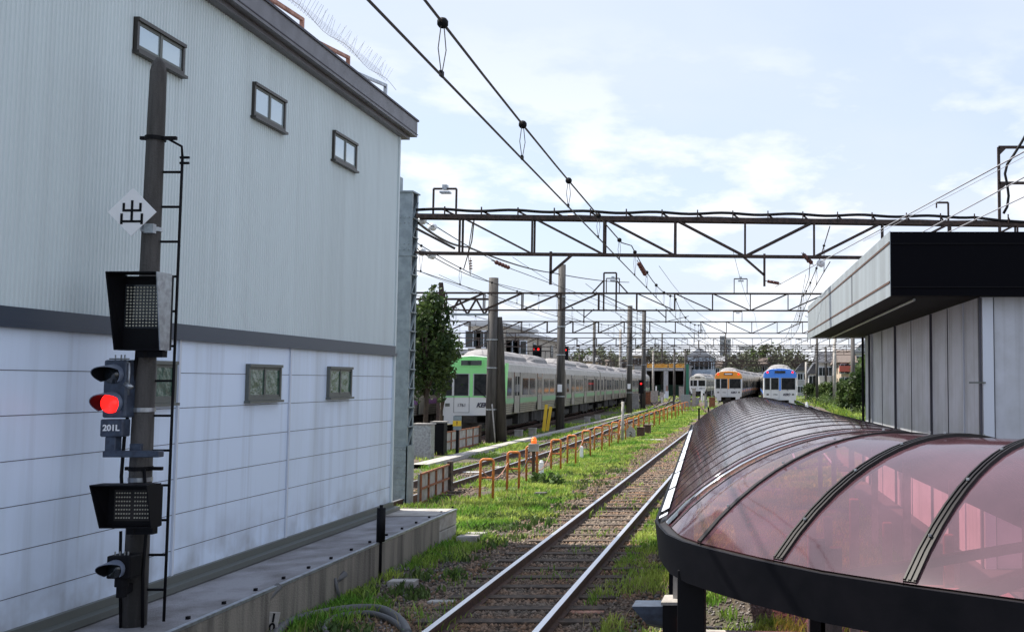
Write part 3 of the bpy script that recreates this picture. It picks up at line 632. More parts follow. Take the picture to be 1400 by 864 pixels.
b = MB(); zc = P(150,625,YS).z; b.box((c1.x-.05, YS, zc+.05), (c1.x+.04, YS+.09, z0)); b.box((c1.x-.06, YS-.01, zc), (c1.x+.42, YS+.07, zc+.055)); b.bar((c1.x+.15, YS+.1, zc+.06), (pole_at(zc).x, YP, zc+.06), .1, .1); b.build('bracket', M['bluegrey'], sg, bevel=.006)
b = MB(); zt = P(150,492,YS).z; b.bar((c1.x-.07, YS+.05, zt+.01), (c1.x+.1, YS+.05, zt+.01), .012)
for dx in (-.02, .03, .06): b.cyl((c1.x+dx, YS+.05, zt), (c1.x+dx, YS+.05, zt+.045), .006, n=6)
b.tube([(c1.x+.08,YS+.02,zt),(c1.x+.135,YS+.0,zt-.03),(c1.x+.135,YS,zt-.3)], .008, 6); b.cyl((c1.x+.11,YS-.01,zt-.2),(c1.x+.17,YS-.01,zt-.24), .02); b.build('fittings', M['galv'], sg, True)
YQ = 8.72; c3 = P(158, 778, YQ)
s2_ = thing('shunting_signal', 'small single lamp signal with black hood low on the pole', 'signal', (c3.x, YQ, c3.z-.12))
b = MB(); b.box((c3.x-.08, YQ, c3.z-.08), (c3.x+.12, YQ+.16, c3.z+.11)); b.build('housing', M['black'], s2_, bevel=.012); head(s2_, c3.x, c3.z, YQ, .07, M['lensd'], .15)
b = MB(); b.cyl((c3.x+.02, YQ+.06, c3.z-.15), (c3.x+.02, YQ+.06, c3.z-.08), .055); b.cyl((c3.x+.02, YQ+.06, c3.z-.24), (c3.x+.02, YQ+.06, c3.z-.15), .04); b.bar((c3.x+.02, YQ+.06, c3.z-.2), (pole_at(c3.z-.2).x, YP, c3.z-.17), .05, .07); b.build('bracket', M['black'], s2_)
b = MB(); zt = c3.z+.11
for dx in (-.04, .0, .04, .07): b = MB(); b.cyl((c3.x+dx, YQ+.05, zt), (c3.x+dx, YQ+.05, zt+.03), .006, n=6); b.build('pin', M['galv'], s2_)

# ---------------------------------------------------------------- overhead gantries
def gantry(Y0, xl, xr, label, first=False, pivot=-.6, left_break=None, h=5.92, sl=.083, th=.78, nv=None, lamps=(), cols=True, detail=True):
    Yf = lambda x: Y0+(x-xl)*sl
    root = thing('overhead_gantry', label, 'gantry', (xl, Y0, GZ), 'lattice gantries spanning the tracks')
    w = .055 if detail else .075
    off = Vector((0,.22,0)); rows = (Vector((0,0,0)), off) if detail else (Vector((0,0,0)),)
    b = MB()
    for o in rows: b.bar(Vector((xl,Yf(xl),h))+o, Vector((xr,Yf(xr),h))+o, w*1.1, .095 if first else w)
    if first: b.bar(Vector((xl,Yf(xl),h+.0))+off/2, Vector((xr,Yf(xr),h+.0))+off/2, .22, .02)
    b.build('top_chord', M['brownsteel'], root)
    b = MB()
    for o in rows: b.bar(Vector((xl,Yf(xl),h-th))+o, Vector((xr,Yf(xr),h-th))+o, w*.8, w*.85)
    b.build('bottom_chord', M['brownsteel'], root)
    sp_ = 1.51; k0 = int(math.ceil((xl-pivot)/sp_)); k1 = int(math.floor((xr-pivot)/sp_))
    for k in range(k0, k1+1):
        x = pivot+k*sp_; p = Vector((x, Yf(x), h)); q = p-Vector((0,0,th)); b = MB()
        for o in rows: b.bar(p+o, q+o, w*.7)
        b.build('vertical', M['brownsteel'], root)
        if k < k1:
            x2 = x+sp_; p2 = Vector((x2, Yf(x2), h)); q2 = p2-Vector((0,0,th)); b = MB()
            rising = k >= 0 or (left_break is not None and x < left_break)
            a_, b_ = (q, p2) if rising else (p, q2)
            for o in rows: b.bar(a_+o, b_+o, w*.7)
            b.build('diagonal', M['brownsteel'], root)
    if cols:
        for x in ((xl, xr) if not first else (xr,)):
            b = MB(); b.tube([(x, Yf(x)+.2, GZ), (x, Yf(x)+.2, h+.5)], [.2,.15], 10); b.build('column', M['concpole'], root, True)
    for lx_ in lamps:
        b = MB(); y = Yf(lx_)+.15; b.bar((lx_,y,h), (lx_,y,h+.6), .035); b.bar((lx_+.52,y,h), (lx_+.52,y,h+.6), .035); b.bar((lx_,y,h+.6), (lx_+.52,y,h+.6), .04); lf = b.build('lamp_frame', M['brownsteel'], root)
        b = MB(); b.box((lx_+.16,y-.08,h+.49), (lx_+.38,y+.08,h+.54)); b.box((lx_+.21,y-.06,h+.6), (lx_+.31,y+.06,h+.68)); b.build('lamp', M['galv'], lf)
    return root, Yf
g1, Y1 = gantry(21.5, -7.6, 9.2, 'nearest lattice gantry beam carrying a black cable, on the riveted steel column', True, pivot=-.66)
h1 = 5.92
# riveted lattice column
cx0, cx1, cy = P(544, 300, 21.5).x, P(563, 300, 21.5).x, 21.5; ztc = P(550, 263, 21.5).z; dp_ = .38
colp = MB(); colp.box((cx0, cy, GZ), (cx1, cy+.03, ztc)); colp.box((cx0, cy+dp_-.03, GZ), (cx1, cy+dp_, ztc)); colp.box((cx1-.012, cy+.03, GZ), (cx1, cy+.075, ztc)); colp.box((cx1-.012, cy+dp_-.075, GZ), (cx1, cy+dp_-.03, ztc)); colp.box((cx0, cy+.03, GZ), (cx0+.02, cy+dp_-.03, ztc))
colp.box((cx0-.02, cy-.016, h1-.85), (cx1+.02, cy-.002, h1+.12)); colp.box((cx0-.05, cy-.05, ztc), (cx1+.03, cy+dp_+.03, ztc+.03))
colp.box((cx0-.03, cy-.03, GZ), (cx1+.04, cy-.003, GZ+1.25)); colp.box((cx1+.002, cy-.03, GZ), (cx1+.03, cy+dp_, GZ+1.25)); colp.box((cx0-.25,cy+.05,h1-.2),(cx0-.002,cy+.25,ztc+.35))
cm = colp.build('column', M['steel'], g1, label='riveted grey steel column beside the warehouse corner')
for i in range(10):
    for j in range(4):
        x = cx0+.03+j*.082; z = GZ+.1+i*.12; b = MB(); b.ball((x, cy-.032, z), .016, 6); b.build('rivet', M['steel'], cm, True)
for zz_ in (h1-.72,h1-.6,h1-.15,h1-.03):
    for j in range(3): b = MB(); b.ball((cx0+.06+j*.09, cy-.018, zz_), .018, 6); b.build('rivet', M['steel'], cm, True)
b = MB(); z = GZ+1.25; x = cx1-.004; k = 0
while z < ztc-.4:
    b.bar((x, cy+.04, z), (x, cy+dp_-.04, z+.38), .02, .045, (1,0,0)); b.bar((x+.006, cy+.03, z), (x+.006, cy+dp_-.03, z), .02, .06, (1,0,0)); z += .40
b.build('lacing', M['steel'], cm)
# cables laid on the first gantry, their clips, and the pale pipe
b = MB(); b.tube([(x, Y1(x)-.03, h1+.13+.018*math.sin(x*4.2)) for x in np.linspace(-7.6, 4.4, 70)]+[(5.0,Y1(5)-.03,h1+.06),(5.6,Y1(5.6)-.03,h1+.03),(6.8,Y1(6.8),h1+.1)], .033, 6); b.build('cable', M['black'], g1, True)
b = MB(); b.tube([(x, Y1(x)+.25, h1+.09+.01*math.sin(x*4.2+1)) for x in np.linspace(-4.5, 5.4, 60)], .016, 6); b.build('conduit', M['galv'], g1, True)
for i in range(17):
    x = -7.0+i*.76*1.0
    b = MB(); b.bar((x, Y1(x)-.06, h1+.0), (x, Y1(x)-.06, h1+.2), .025); b.bar((x, Y1(x)-.06, h1+.12), (x+.15, Y1(x)+.3, h1+.05), .03); b.build('cable_clip', M['brownsteel'], g1)
# drop brackets under gantry 1
def drop(x, dirn):
    b = MB(); y = Y1(x); z = h1-.78
    b.bar((x,y,z+.05), (x,y,z-.66), .05); b.bar((x+dirn*.48,y,z), (x,y,z-.42), .05); b.build('drop_bracket', M['brownsteel'], g1)
drop(P(755,380,21.9).x, 1); drop(P(1045,380,22).x, -1)
# lamp frame at the left, thin frame and the big mast at the right
for x in (P(590,270,21.6).x,):
    y = Y1(x)+.2; b = MB(); b.bar((x,y,h1), (x,y,h1+.62), .035); b.bar((x+.49,y,h1), (x+.49,y,h1+.62), .035); b.bar((x,y,h1+.62), (x+.49,y,h1+.62), .04); lf = b.build('lamp_frame', M['brownsteel'], g1)
    b = MB(); b.box((x+.15,y-.08,h1+.52), (x+.36,y+.08,h1+.56)); b.box((x+.2,y-.06,h1+.6), (x+.3,y+.06,h1+.7)); b.build('lamp', M['galv'], lf)
x = P(1297,290,22.4).x; y = Y1(x); b = MB(); b.bar((x,y,h1-.2), (x,y,h1+.45), .04); b.bar((x,y,h1+.45), (x-.26,y,h1+.45), .04); b.bar((x-.26,y,h1+.45),(x-.26,y,h1+.33),.03); b.build('cable_frame', M['brownsteel'], g1)
x = P(1367,290,22.5).x; y = Y1(x); b = MB(); zt = P(1367,201,22.5).z; zm_ = P(1367,250,22.5).z
b.bar((x,y,h1-.9), (x,y,zt), .06); b.bar((x,y,zt), (x+1.9,y,zt), .06); b.bar((x,y,zm_), (x+1.9,y,zm_), .06); b.bar((x+1.9,y,h1-.9), (x+1.9,y,zt), .06)
b.prism([(x,y-.03,zt),(x+.2,y-.03,zt),(x,y-.03,zt-.2)], (0,.02,0)); b.prism([(x,y-.03,zm_),(x+.2,y-.03,zm_),(x,y-.03,zm_-.2)], (0,.02,0)); b.build('mast', M['brownsteel'], g1)
b = MB(); b.tube([P(px,py,22.1) for px,py in ((1372,292),(1377,283),(1379,268),(1377,252),(1374,238),(1377,225),(1386,212),(1396,196),(1405,180))], .03, 8); b.build('jumper_cable', M['black'], g1, True)
# the following gantries
gl = ['second gantry beam, its lamp frame over the middle of the yard', 'third gantry beam in line behind the nearest two', 'fourth gantry beam counted from the nearest', 'fifth gantry beam counted from the nearest', 'sixth gantry beam, thin against the far trees', 'seventh gantry beam, thin against the far trees', 'eighth gantry beam over the yard throat', 'ninth gantry beam just before the depot', 'farthest gantry beam beyond the orange train','thin low gantry beam between the sixth and seventh','thin low gantry beam between the seventh and eighth','thin low gantry beam between the eighth and ninth','thin low gantry beam between the ninth and farthest']
for i, (gy, xl, xr, lam, hh) in enumerate(((40.2,-20,9.5,(-6.75,-1.65),5.95),(60,-24,9.5,(-8.2,-2.5),6.0),(79,-26,9.5,(-6,),5.85),(98,-27,9.5,(-9,2),6.0),(118,-28,9,(-14,),6.3),(140,-30,8,(-9,),6.0),(162,-31,8,(),6.4),(186,-30,7,(),6.2),(215,-34,7,(),6.4),(128,-29,9,(),5.7),(151,-30,8,(-12,-3),5.8),(174,-30,8,(),5.9),(200,-32,8,(),5.9))):
    gantry(gy, xl, xr, gl[i], pivot=-1.0-.4*min(i,8), left_break=-8.5-.5*i, h=hh, sl=.03, lamps=lam, detail=i < 3, th=.68)
# portal on the second gantry with braces and hanger
x = P(834,400,41).x; b = MB(); y = 41; z = 5.95
b.bar((x-.25,y,z-.7),(x-.25,y,z+.85),.06); b.bar((x+.25,y,z-.7),(x+.25,y,z+.85),.06); b.bar((x-.25,y,z+.85),(x+.25,y,z+.85),.06); b.bar((x-.25,y,z+.55),(x-.75,y,z),.05); b.bar((x+.25,y,z+.55),(x+.75,y,z),.05)
tag(b.build('switch_frame', M['brownsteel']), 'narrow braced frame standing on the second gantry beam', 'frame')
# ---------------------------------------------------------------- overhead lines
def insul_string(b, a, c, n=5, r=.07):
    a = Vector(a); c = Vector(c)
    for i in range(n):
        p = a.lerp(c, (i+.5)/n); d = (c-a).normalized(); b.cyl(p-d*.015, p+d*.015, r, n=12)
def line(fx, y0, y1, label, stagger=.12, hc=5.0, first=None, r=.011, dstep=3.25, g=None):
    root = thing('overhead_line', label, 'overhead line', (fx(y0), y0, hc), 'overhead contact lines above the tracks')
    X = lambda y: fx(y)+stagger*math.sin(y/21.0*math.pi)
    ys = list(np.arange(y0, y1, 2.0)) + [y1]
    supp = [-16, 21.7, 40.4, 60, 79, 98, 118, 140, 162, 186, 215]
    def mz(y):
        if first and y < 24: return 5.39+.0016*(y-15)**2*(1 if y < 15 else .3)
        for a, c in zip(supp, supp[1:]):
            if a <= y <= c: t = (y-a)/(c-a); return hc+.80-.42*4*t*(1-t)
        return hc+.6
    b = MB(); b.tube([(X(y), y, hc) for y in ys], r, 5, False); b.build('contact_wire', M['wire'], root)
    b = MB(); b.tube([(X(y), y, mz(y)) for y in ys], r*1.1, 5, False); b.build('messenger_wire', M['wire'], root)
    y = first or y0+2; k = 0
    while y < y1 and k < 40:
        z = mz(y); b = MB(); big = y < 60
        if big:
            for s in (-.03,.03): b.tube([(X(y), y+s, z), (X(y)+s*.8, y+s, (z+hc)/2), (X(y), y, hc)], .0045, 4)
        else: b.bar((X(y), y, z), (X(y), y, hc), .012)
        d = b.build('dropper', M['wire'], root)
        if big:
            b = MB(); b.ball((X(y), y, z), .05 if first else .035, 10); b.build('clamp_ball', M['black'], d, True)
            b = MB(); b.box((X(y)-.012, y-.03, hc-.01), (X(y)+.012, y+.03, hc+.04)); b.build('clip', M['black'], d)
        y += dstep if y < 70 else 6; k += 1
    return root
line(lambda y: -2.78+.05*0-.036*(min(y,45)-7)-.012*max(0,y-45), -6, 215, 'overhead wire pair running from top centre above the near track', 0.0, first=5.3, r=.012)
line(T2, 22, 215, 'overhead wires above the track behind the orange barriers'); line(T3, 22, 215, 'overhead wires above the green fronted train')
line(T4, 24, 190, 'overhead wires above the purple striped train at far left'); line(T0, 22, 215, 'overhead wires above the blue fronted train')
line(TR, 23, 215, 'overhead wires above the right hand track'); line(lambda y: -5.3-.04*y, 45, 200, 'overhead wires between the green train and the orange train')
def cable(label, pts, r=.012, m='wire', sag=0.0, name='cable', n=14):
    b = MB(); P_ = [Vector(p) for p in pts]; out = []
    for a, c in zip(P_, P_[1:]):
        for i in range(n): t = i/n; q = a.lerp(c, t); q.z -= sag*4*t*(1-t); out.append(q)
    out.append(P_[-1]); b.tube(out, r, 6, False); return tag(b.build(name, M[m], None, True), label, 'cable')
cable('thick brown feeder cable sweeping right from the steel column past two poles', [P(572,305,21.6), P(640,338,30), P(755,373,54), P(860,386,80)], .028, sag=.12)
cable('pale feeder cable with two porcelain discs leaving the steel column, upper', [P(570,293,21.6), P(598,311,23.5), P(700,368,34), P(905,440,75)], .012, sag=.05)
cable('lower feeder cable with two porcelain discs leaving the steel column', [P(571,340,21.6), P(590,350,23.5), P(660,383,35), P(790,412,70)], .012, sag=.05)
for (px,py,Y,w) in ((577,301,22.2,'first upper'),(591,310,23.2,'second upper'),(576,344,22.2,'first lower'),(590,349,23.2,'second lower')):
    p = P(px,py,Y); b = MB(); b.cyl(p+Vector((-.02,-.05,0)), p+Vector((.02,.05,-.01)), .085, n=20); b.cyl(p+Vector((-.02,-.07,0)), p+Vector((-.015,-.05,0)), .035, n=12)
    tag(b.build('disc_insulator', M['insul'], None, True), w+' white porcelain disc insulator right of the steel column top', 'insulator')
cable('brown strut cable slanting from the steel column to the gantry underside', [P(568,312,21.5), P(622,340,21.6)], .03)
for i,(pts,lab) in enumerate(((((1405,205,11.5),(1128,355,21.7),(1060,392,27)),'uppermost pale wire crossing the sky down to the nearest gantry'),(((1405,240,12.9),(1264,316,17.6),(1190,357,21.7)),'middle pale wire crossing the sky above the dark fascia'),(((1405,267,14),(1300,316,18),(1215,352,21.7)),'lowest thin pale wire just above the dark fascia'),(((1405,212,16),(1180,330,21.7)),'very thin pale wire close under the uppermost one'))):
    cable(lab, [P(*p) for p in pts], .009 if i < 3 else .005, 'wirel')
cable('dark jumper cable hanging from the right gantry insulator', [P(1098,345,21.9), P(1104,359,22), P(1108,352,22.1), P(1106,380,24), P(1085,440,45)], .009)
def istring(label, a, c, n, m='insulb', r=.05):
    b = MB(); b.tube([a, c], .009, 6); root = thing('insulator_string', label, 'insulator', a); b.build('rod', M['wire'], root)
    b = MB(); insul_string(b, Vector(a).lerp(Vector(c), .15), Vector(a).lerp(Vector(c), .85), n, r); b.build('sheds', M[m], root, True)
istring('brown insulator string hanging right of the drop bracket by the contact wire', P(871,356,21.9), P(884,379,24), 5)
istring('brown insulator string hanging beside the right hand gantry bracket', P(1096,346,21.9), P(1112,362,22.6), 5)
p = P(1122,360,22.2); b = MB(); b.cyl(p+Vector((-.02,-.05,0)), p+Vector((.02,.05,-.01)), .075, n=20); tag(b.build('disc_insulator', M['insul'], None, True), 'white disc insulator under the gantry left of the dark fascia', 'insulator')
istring('brown horizontal insulator on the steady arm below the gantry', P(1046,384,22.1), P(1068,388,22.3), 6, r=.035)
istring('brown insulator string left of the tall concrete poles under the gantry', P(672,356,22), P(700,368,26), 5)
istring('brown insulator string above the lamp frame of the second gantry', P(643,352,30), P(644,372,30), 4)
cable('pair of dark jumper leads hanging from the nearest gantry', [P(648,302,21.7), P(645,330,23), P(634,368,28)], .014); cable('second dark jumper lead beside the hanging pair', [P(646,306,21.7), P(640,345,24), P(643,376,30)], .010)
for i in range(10):       # long feeder and telegraph wires along the yard
    x0 = -22+i*2.9; z0 = 6.3+.35*((i*7) % 5); cable('thin feeder wire running the length of the yard, %s counted from the left' % ordinal(i+1), [(x0-.0, 40.3, z0), (x0+.1, 79, z0), (x0, 118, z0), (x0, 162, z0), (x0, 215, z0)], .009, sag=.5, n=8)
# cross-span strings under the gantries
for i, gy in enumerate((40.4, 60, 79, 98, 118)):
    for j, fx in enumerate((T1, T2, T3, T0, TR)):
        x = fx(gy)+.1; s = 1 if j % 2 else -1; b = MB()
        b.bar((x+s*.9, gy, 5.3), (x+s*.9, gy, 4.75), .04); b.bar((x+s*.9, gy, 4.8), (x, gy, 5.02), .022); b.bar((x+s*1.3, gy, 5.3), (x+s*.9, gy, 4.95), .035)
        o = tag(b.build('steady_arm', M['brownsteel']), 'brown steady arm hanging from the %s gantry, %s' % (('second','third','fourth','fifth','sixth')[i], ('above the near track','above the barrier side track','above the green train track','above the blue train track','above the right hand track')[j]), 'bracket', 'steady arms under the gantries')

# ---------------------------------------------------------------- poles
def cpole(px, pyt, pyb, wpx, label, m='concpole', Y=None, r=None, bands=True):
    q = G(px, pyb) if Y is None else Vector((P(px, 500, Y).x, Y, GZ)); Y = q.y; zt = P(px, pyt, Y).z; r = r or wpx/2/F*Y
    root = thing('concrete_pole', label, 'pole', (q.x, q.y, GZ), 'concrete poles along the tracks')
    b = MB(); b.tube([(q.x,q.y,GZ),(q.x,q.y,zt)], [r*1.08, r*.9], 14); b.build('shaft', M[m], root, True)
    if bands:
        for f in (.2, .45, .62, .8):
            z = GZ+(zt-GZ)*f; b = MB(); b.cyl((q.x,q.y,z), (q.x,q.y,z+.05), r*1.12, n=14); b.build('band', M['galv'], root)
    return q, zt, r
q, zt, r = cpole(671, 380, 606, 14, 'thick concrete pole in front of the green train front')
b = MB(); b.tube([(q.x+.42, q.y+.1, GZ), (q.x+.30, q.y+.1, 4.0), (q.x+.24, q.y+.1, 5.2)], [.23,.17,.12], 10); tag(b.build('strut_pole', mat('dark tarred timber', (.03,.025,.022), .8, 0, (.07,.06,.05), 9, streak=True, bump=.6), None, True), 'dark leaning timber strut beside the thick concrete pole', 'pole')
b = MB(); b.tube([(q.x+.12, q.y-.35, 1.5), (q.x+.22, q.y-.35, .5), (q.x+.28, q.y-.35, GZ)], .03, 8); tag(b.build('guy_cover', M['concpale'], None, True), 'pale curved cable cover at the foot of the thick pole', 'cable cover')
# lattice beam from that pole towards the left
xb = P(604,420,q.y).x; ztb = P(640,409,q.y).z; zbb = P(640,430,q.y).z
lb = thing('lattice_beam', 'short lattice beam between thick concrete pole and left tree', 'beam', (xb,q.y,zbb))
b = MB(); b.bar((xb-1.2,q.y,ztb),(q.x,q.y,ztb),.09); b.build('top_chord', M['brownsteel'], lb); b = MB(); b.bar((xb+.4,q.y,zbb),(q.x,q.y,zbb),.09); b.build('bottom_chord', M['steel'], lb)
b = MB(); n = 6
for i in range(n):
    xa = xb+(q.x-xb)*i/n; xc = xb+(q.x-xb)*(i+1)/n; b.bar((xa,q.y,zbb if i % 2 else ztb),(xc,q.y,ztb if i % 2 else zbb),.07)
b.build('lacing', M['brownsteel'], lb)
b = MB(); b.bar((xb-.1,q.y+.1,GZ),(xb-.1,q.y+.1,P(600,386,q.y).z),.12); b.bar((xb+.15,q.y+.1,zbb),(xb-.05,q.y+.1,P(600,386,q.y).z),.08); b.build('post', M['brownsteel'], lb)
q, zt, r = cpole(765.5, 362, 588, 11, 'tall concrete pole standing before the second coach of the green train')
b = MB(); b.box((q.x-.11,q.y-r-.02,1.9),(q.x+.13,q.y-r,2.3)); tag(b.build('notice', M['white']), 'small white notice on the tall pole before the green train', 'notice')
q, zt, r = cpole(860, 418, 567, 7.5, 'concrete pole with small white notice at the tail of the green train')
b = MB(); b.box((q.x-.11,q.y-r-.02,1.9),(q.x+.13,q.y-r,2.3)); tag(b.build('notice', M['white']), 'small white notice on the pole by the green train tail', 'notice')
cpole(879.5, 425, 560, 6, 'concrete pole just right of the green train tail, black signal at its foot')
for px, pt_, Y, lab, m in ((1102,494,150,'pale slim pole just right of the blue train','concpale'),(1117,462,120,'grey pole second right of the blue train','concpole'),(1141,461,100,'pale pole in front of the houses','concpale'),(1166,461,76,'nearest pole of the right hand row, by the bush','concpole'),(1129,475,140,'thin pole between the right hand pale poles','concpole'),
    (893,480,160,'pole at the left edge of the depot','concpale'),(922,478,150,'pole between the depot doors','concpole'),(937,478,155,'pole at the right edge of the depot','concpole'),(992,455,230,'dark pole rising behind the orange train','concpole'),(812,440,110,'slim pole behind the green train roof','concpole'),(848,450,130,'far slim pole behind the green train roof','concpale'),(905,455,190,'farthest thin pole above the depot roof','concpole'),(955,465,210,'thin pole above the cream train','concpole')):
    cpole(px, pt_, None, 3.2, lab, m, Y=Y, r=.17, bands=False)
def small_signal(px, py, Y, label, r=.16, base=None):
    p = P(px, py, Y); root = thing('red_signal', label, 'signal', (p.x,p.y,p.z-.6 if base is None else base), 'small red signals in the yard'); b = MB(); b.box((p.x-.25,p.y,p.z-.9),(p.x+.25,p.y+.2,p.z+.35)); b.build('housing', M['black'], root)
    b = MB(); b.cyl((p.x,p.y-.03,p.z),(p.x,p.y,p.z),r*.6,n=14); b.build('lens', M['red'], root)
    b = MB(); b.bar((p.x,p.y+.12,p.z-.9),(p.x,p.y+.12,p.z-1.6 if base is None else base),.12); b.build('post', M['black'], root)
small_signal(736, 477.5, 90, 'small red signal lamp above the green train, left of the tall pole', base=GZ); small_signal(773, 478.5, 90, 'small red signal lamp just right of the tall pole', base=GZ)
small_signal(876.5, 524.5, 95, 'black signal with red lamp at the tail of the green train', .14, base=GZ)

# ---------------------------------------------------------------- trains
PROF = [(.92,1.36),(1.5,1.43),(2.9,1.43),(3.25,1.36),(3.45,1.15),(3.58,.75),(3.64,.0)]
def hw(z): return float(np.interp(z, [p[0] for p in PROF], [p[1] for p in PROF]))
def profpoly(z0, z1, y, d=0.0):
    zs = [z0]+[p[0] for p in PROF if z0 < p[0] < z1]+[z1]
    r_ = [(hw(z)-d, y, z) for z in zs]; l_ = [(-(hw(z)-d), y, z) for z in zs[::-1] if hw(z)-d > .001 or z != z1]
    return r_+l_
CL = 18.1
def car(root, cab, paint, stripe, number):
    o = MB(); o.prism(profpoly(.92, 3.64, .35 if cab else .1), (0, CL-.45 if cab else CL-.2, 0)); body = o.build('coach', M['steel_train'], root)
    b = MB(); b.prism(profpoly(3.30, 3.645, .36, -.006), (0, CL-.5, 0)); b.build('roof', M['train_roof'], body)
    for s in (-1, 1):
        b = MB(); x = s*1.434; b.box((x-.004,.5,1.42),(x+.004,CL-.3,1.66)); b.build('stripe', stripe, body)
        b = MB()
        for z in (1.02,1.12,1.22,1.32): b.box((s*(hw(z)+.002)-.004,.5,z),(s*(hw(z)+.002)+.004,CL-.3,z+.02))
        b.build('ribs', M['train_under'], body)
        for yc in (3.1, 9.2, 15.2):
            b = MB(); x = s*1.437; b.box((x-.005,yc-.68,.96),(x+.005,yc+.68,2.86)); d = b.build('door', M['steel_train'], body)
            for k in (-1,1):
                e = MB(); e.box((x-.009,yc+k*.68-.05,.96),(x+.009,yc+k*.68+.05,2.88)); e.box((x-.008,yc+k*.33-.2,1.75),(x+.008,yc+k*.33+.2,2.72)); e.build('door_glass', M['glassd'], d) if False else None
            e = MB(); e.box((x-.009,yc-.73,.96),(x+.009,yc-.62,2.9)); e.box((x-.009,yc+.62,.96),(x+.009,yc+.73,2.9)); e.box((x-.008,yc-.5,1.78),(x+.008,yc-.1,2.7)); e.box((x-.008,yc+.1,1.78),(x+.008,yc+.5,2.7)); e.build('door_glass', M['glassd'], body)
        for yc, w in ((1.35 if cab else .9, .45),(5.2,.75),(7.1,.75),(11.3,.75),(13.2,.75),(17.0,.5)):
            b = MB(); x = s*1.438; b.box((x-.006,yc-w,1.8),(x+.006,yc+w,2.62)); b.build('window', M['glassd'], body)
    for y0, y1 in ((2.2, 7.6), (10.2, 14.0)):
        b = MB(); pf = [(-1.02,3.45),(1.02,3.45),(.95,3.68),(.72,3.86),(.38,3.96),(0,3.99),(-.38,3.96),(-.72,3.86),(-.95,3.68)]
        b.prism([(x*1.0,y0,z) for x,z in pf], (0,y1-y0,0)); n_ = len(pf)
        b.add([(x,y0,z) for x,z in pf]+[(x*.8,y0-.5,3.45+(z-3.45)*.45) for x,z in pf], [(i,(i+1)%n_,(i+1)%n_+n_,i+n_) for i in range(n_)]+[tuple(range(n_,2*n_))]); b.build('air_conditioner', M['train_roof'], body)
    b = MB(); b.bar((-.6,15.5,3.6),(-.5,16.2,4.3),.04); b.bar((.6,15.5,3.6),(.5,16.2,4.3),.04); b.bar((-.8,16.2,4.32),(.8,16.2,4.32),.05); b.bar((-.6,16.9,3.6),(-.5,16.2,4.3),.03); b.build('pantograph', M['black'], body)
    b = MB(); b.box((-1.2,4.6,.35),(1.2,7.4,.9)); b.box((-1.25,8,.4),(1.25,9.6,.9)); b.box((-1.15,10,.3),(1.15,12.6,.9)); b.box((-1.0,1,.8),(1.0,CL-.5,.93)); b.build('underfloor_gear', M['train_under'], body)
    b = MB()
    for y in (5,5.6,8.6,10.6,11.2,12): b.box((1.26,y,.42),(1.28,y+.12,.82)); 
    b.build('equipment_doors', M['concpole'], body)
    for yc in (2.7, 15.2):
        b = MB(); b.box((-1.05,yc-1.3,.35),(-.9,yc+1.3,.65)); b.box((.9,yc-1.3,.35),(1.05,yc+1.3,.65)); b.box((-.9,yc-.3,.4),(.9,yc+.3,.7))
        for yy in (yc-.95, yc+.95): b.cyl((-.62,yy,.42),(-.48,yy,.42),.42,n=18); b.cyl((.48,yy,.42),(.62,yy,.42),.42,n=18)
        b.build('bogie', M['train_under'], body)
    if cab:
        W2 = 2.86; X = lambda u: -1.43+W2*u
        b = MB(); pr = profpoly(.92, 3.64, .36); fr = [(p[0]*.97, .0, .95+(p[2]-.95)*.985) for p in pr]; n = len(pr)
        mid = [(p[0]*.995, .12, p[2]) for p in pr]
        b.add(fr+mid+pr, [tuple(range(n))]+[(i,(i+1)%n,(i+1)%n+n,i+n) for i in range(n)]+[(i+n,(i+1)%n+n,(i+1)%n+2*n,i+2*n) for i in range(n)])
        cabf = b.build('cab_front', M['train_front'], root)
        b = MB(); b.prism([(p[0]*.965, -.012, .95+(p[2]-.95)*.985) for p in profpoly(2.84, 3.64, 0)], (0,.10,0))
        fr = [(p[0]*1.004, .02, .953+(p[2]-.95)*.99) for p in profpoly(2.84, 3.64, 0)]; b.prism(fr, (0,.42,0))
        if paint is not None:
            b.box((X(.475),-.014,1.75),(X(.525),.0,2.84))
            if number == '1761': b.box((X(.03),-.010,1.74),(X(.07),.0,2.84)); b.box((X(.93),-.010,1.74),(X(.97),.0,2.84)); b.box((X(.07),-.010,1.74),(X(.93),.0,1.80)); b.prism([(1.434,.36,1.5),(1.434,.36,3.3),(1.434,1.05,3.3),(1.434,.6,1.5)], (.01,0,0))
        b.build('forehead', paint or M['cream_paint'], cabf)
        for u0, u1 in ((.055,.20),(.235,.455),(.545,.945)):
            b = MB(); b.box((X(u0),-.02,1.82),(X(u1),-.004,2.78)); wn = b.build('windscreen', M['glasst'], cabf)
        b = MB(); t = .02
        for u0, u1 in ((.055,.455),(.545,.945)):
            b.box((X(u0)-t,-.028,1.82-t),(X(u1)+t,-.012,1.82)); b.box((X(u0)-t,-.028,2.78),(X(u1)+t,-.012,2.78+t)); b.box((X(u0)-t,-.028,1.82),(X(u0),-.012,2.78)); b.box((X(u1),-.028,1.82),(X(u1)+t,-.012,2.78))
        b.build('window_trim', M['galv'], cabf)
        b = MB(); b.box((X(.32),-.05,3.14),(X(.68),-.0,3.44)); db = b.build('destination_box', paint or M['cream_paint'], cabf)
        b = MB(); b.box((X(.34),-.06,3.18),(X(.66),-.048,3.40)); b.build('destination_display', M['lensd'], db) if False else b.build('destination_display', M['lensd'], cabf)
        for u in (.13, .87):
            b = MB(); b.cyl((X(u),-.03,3.27),(X(u),-.005,3.27),.085,n=16); b.build('marker_lamp', M['red'] if number in ('1744','1731') else M['lensd'], cabf)
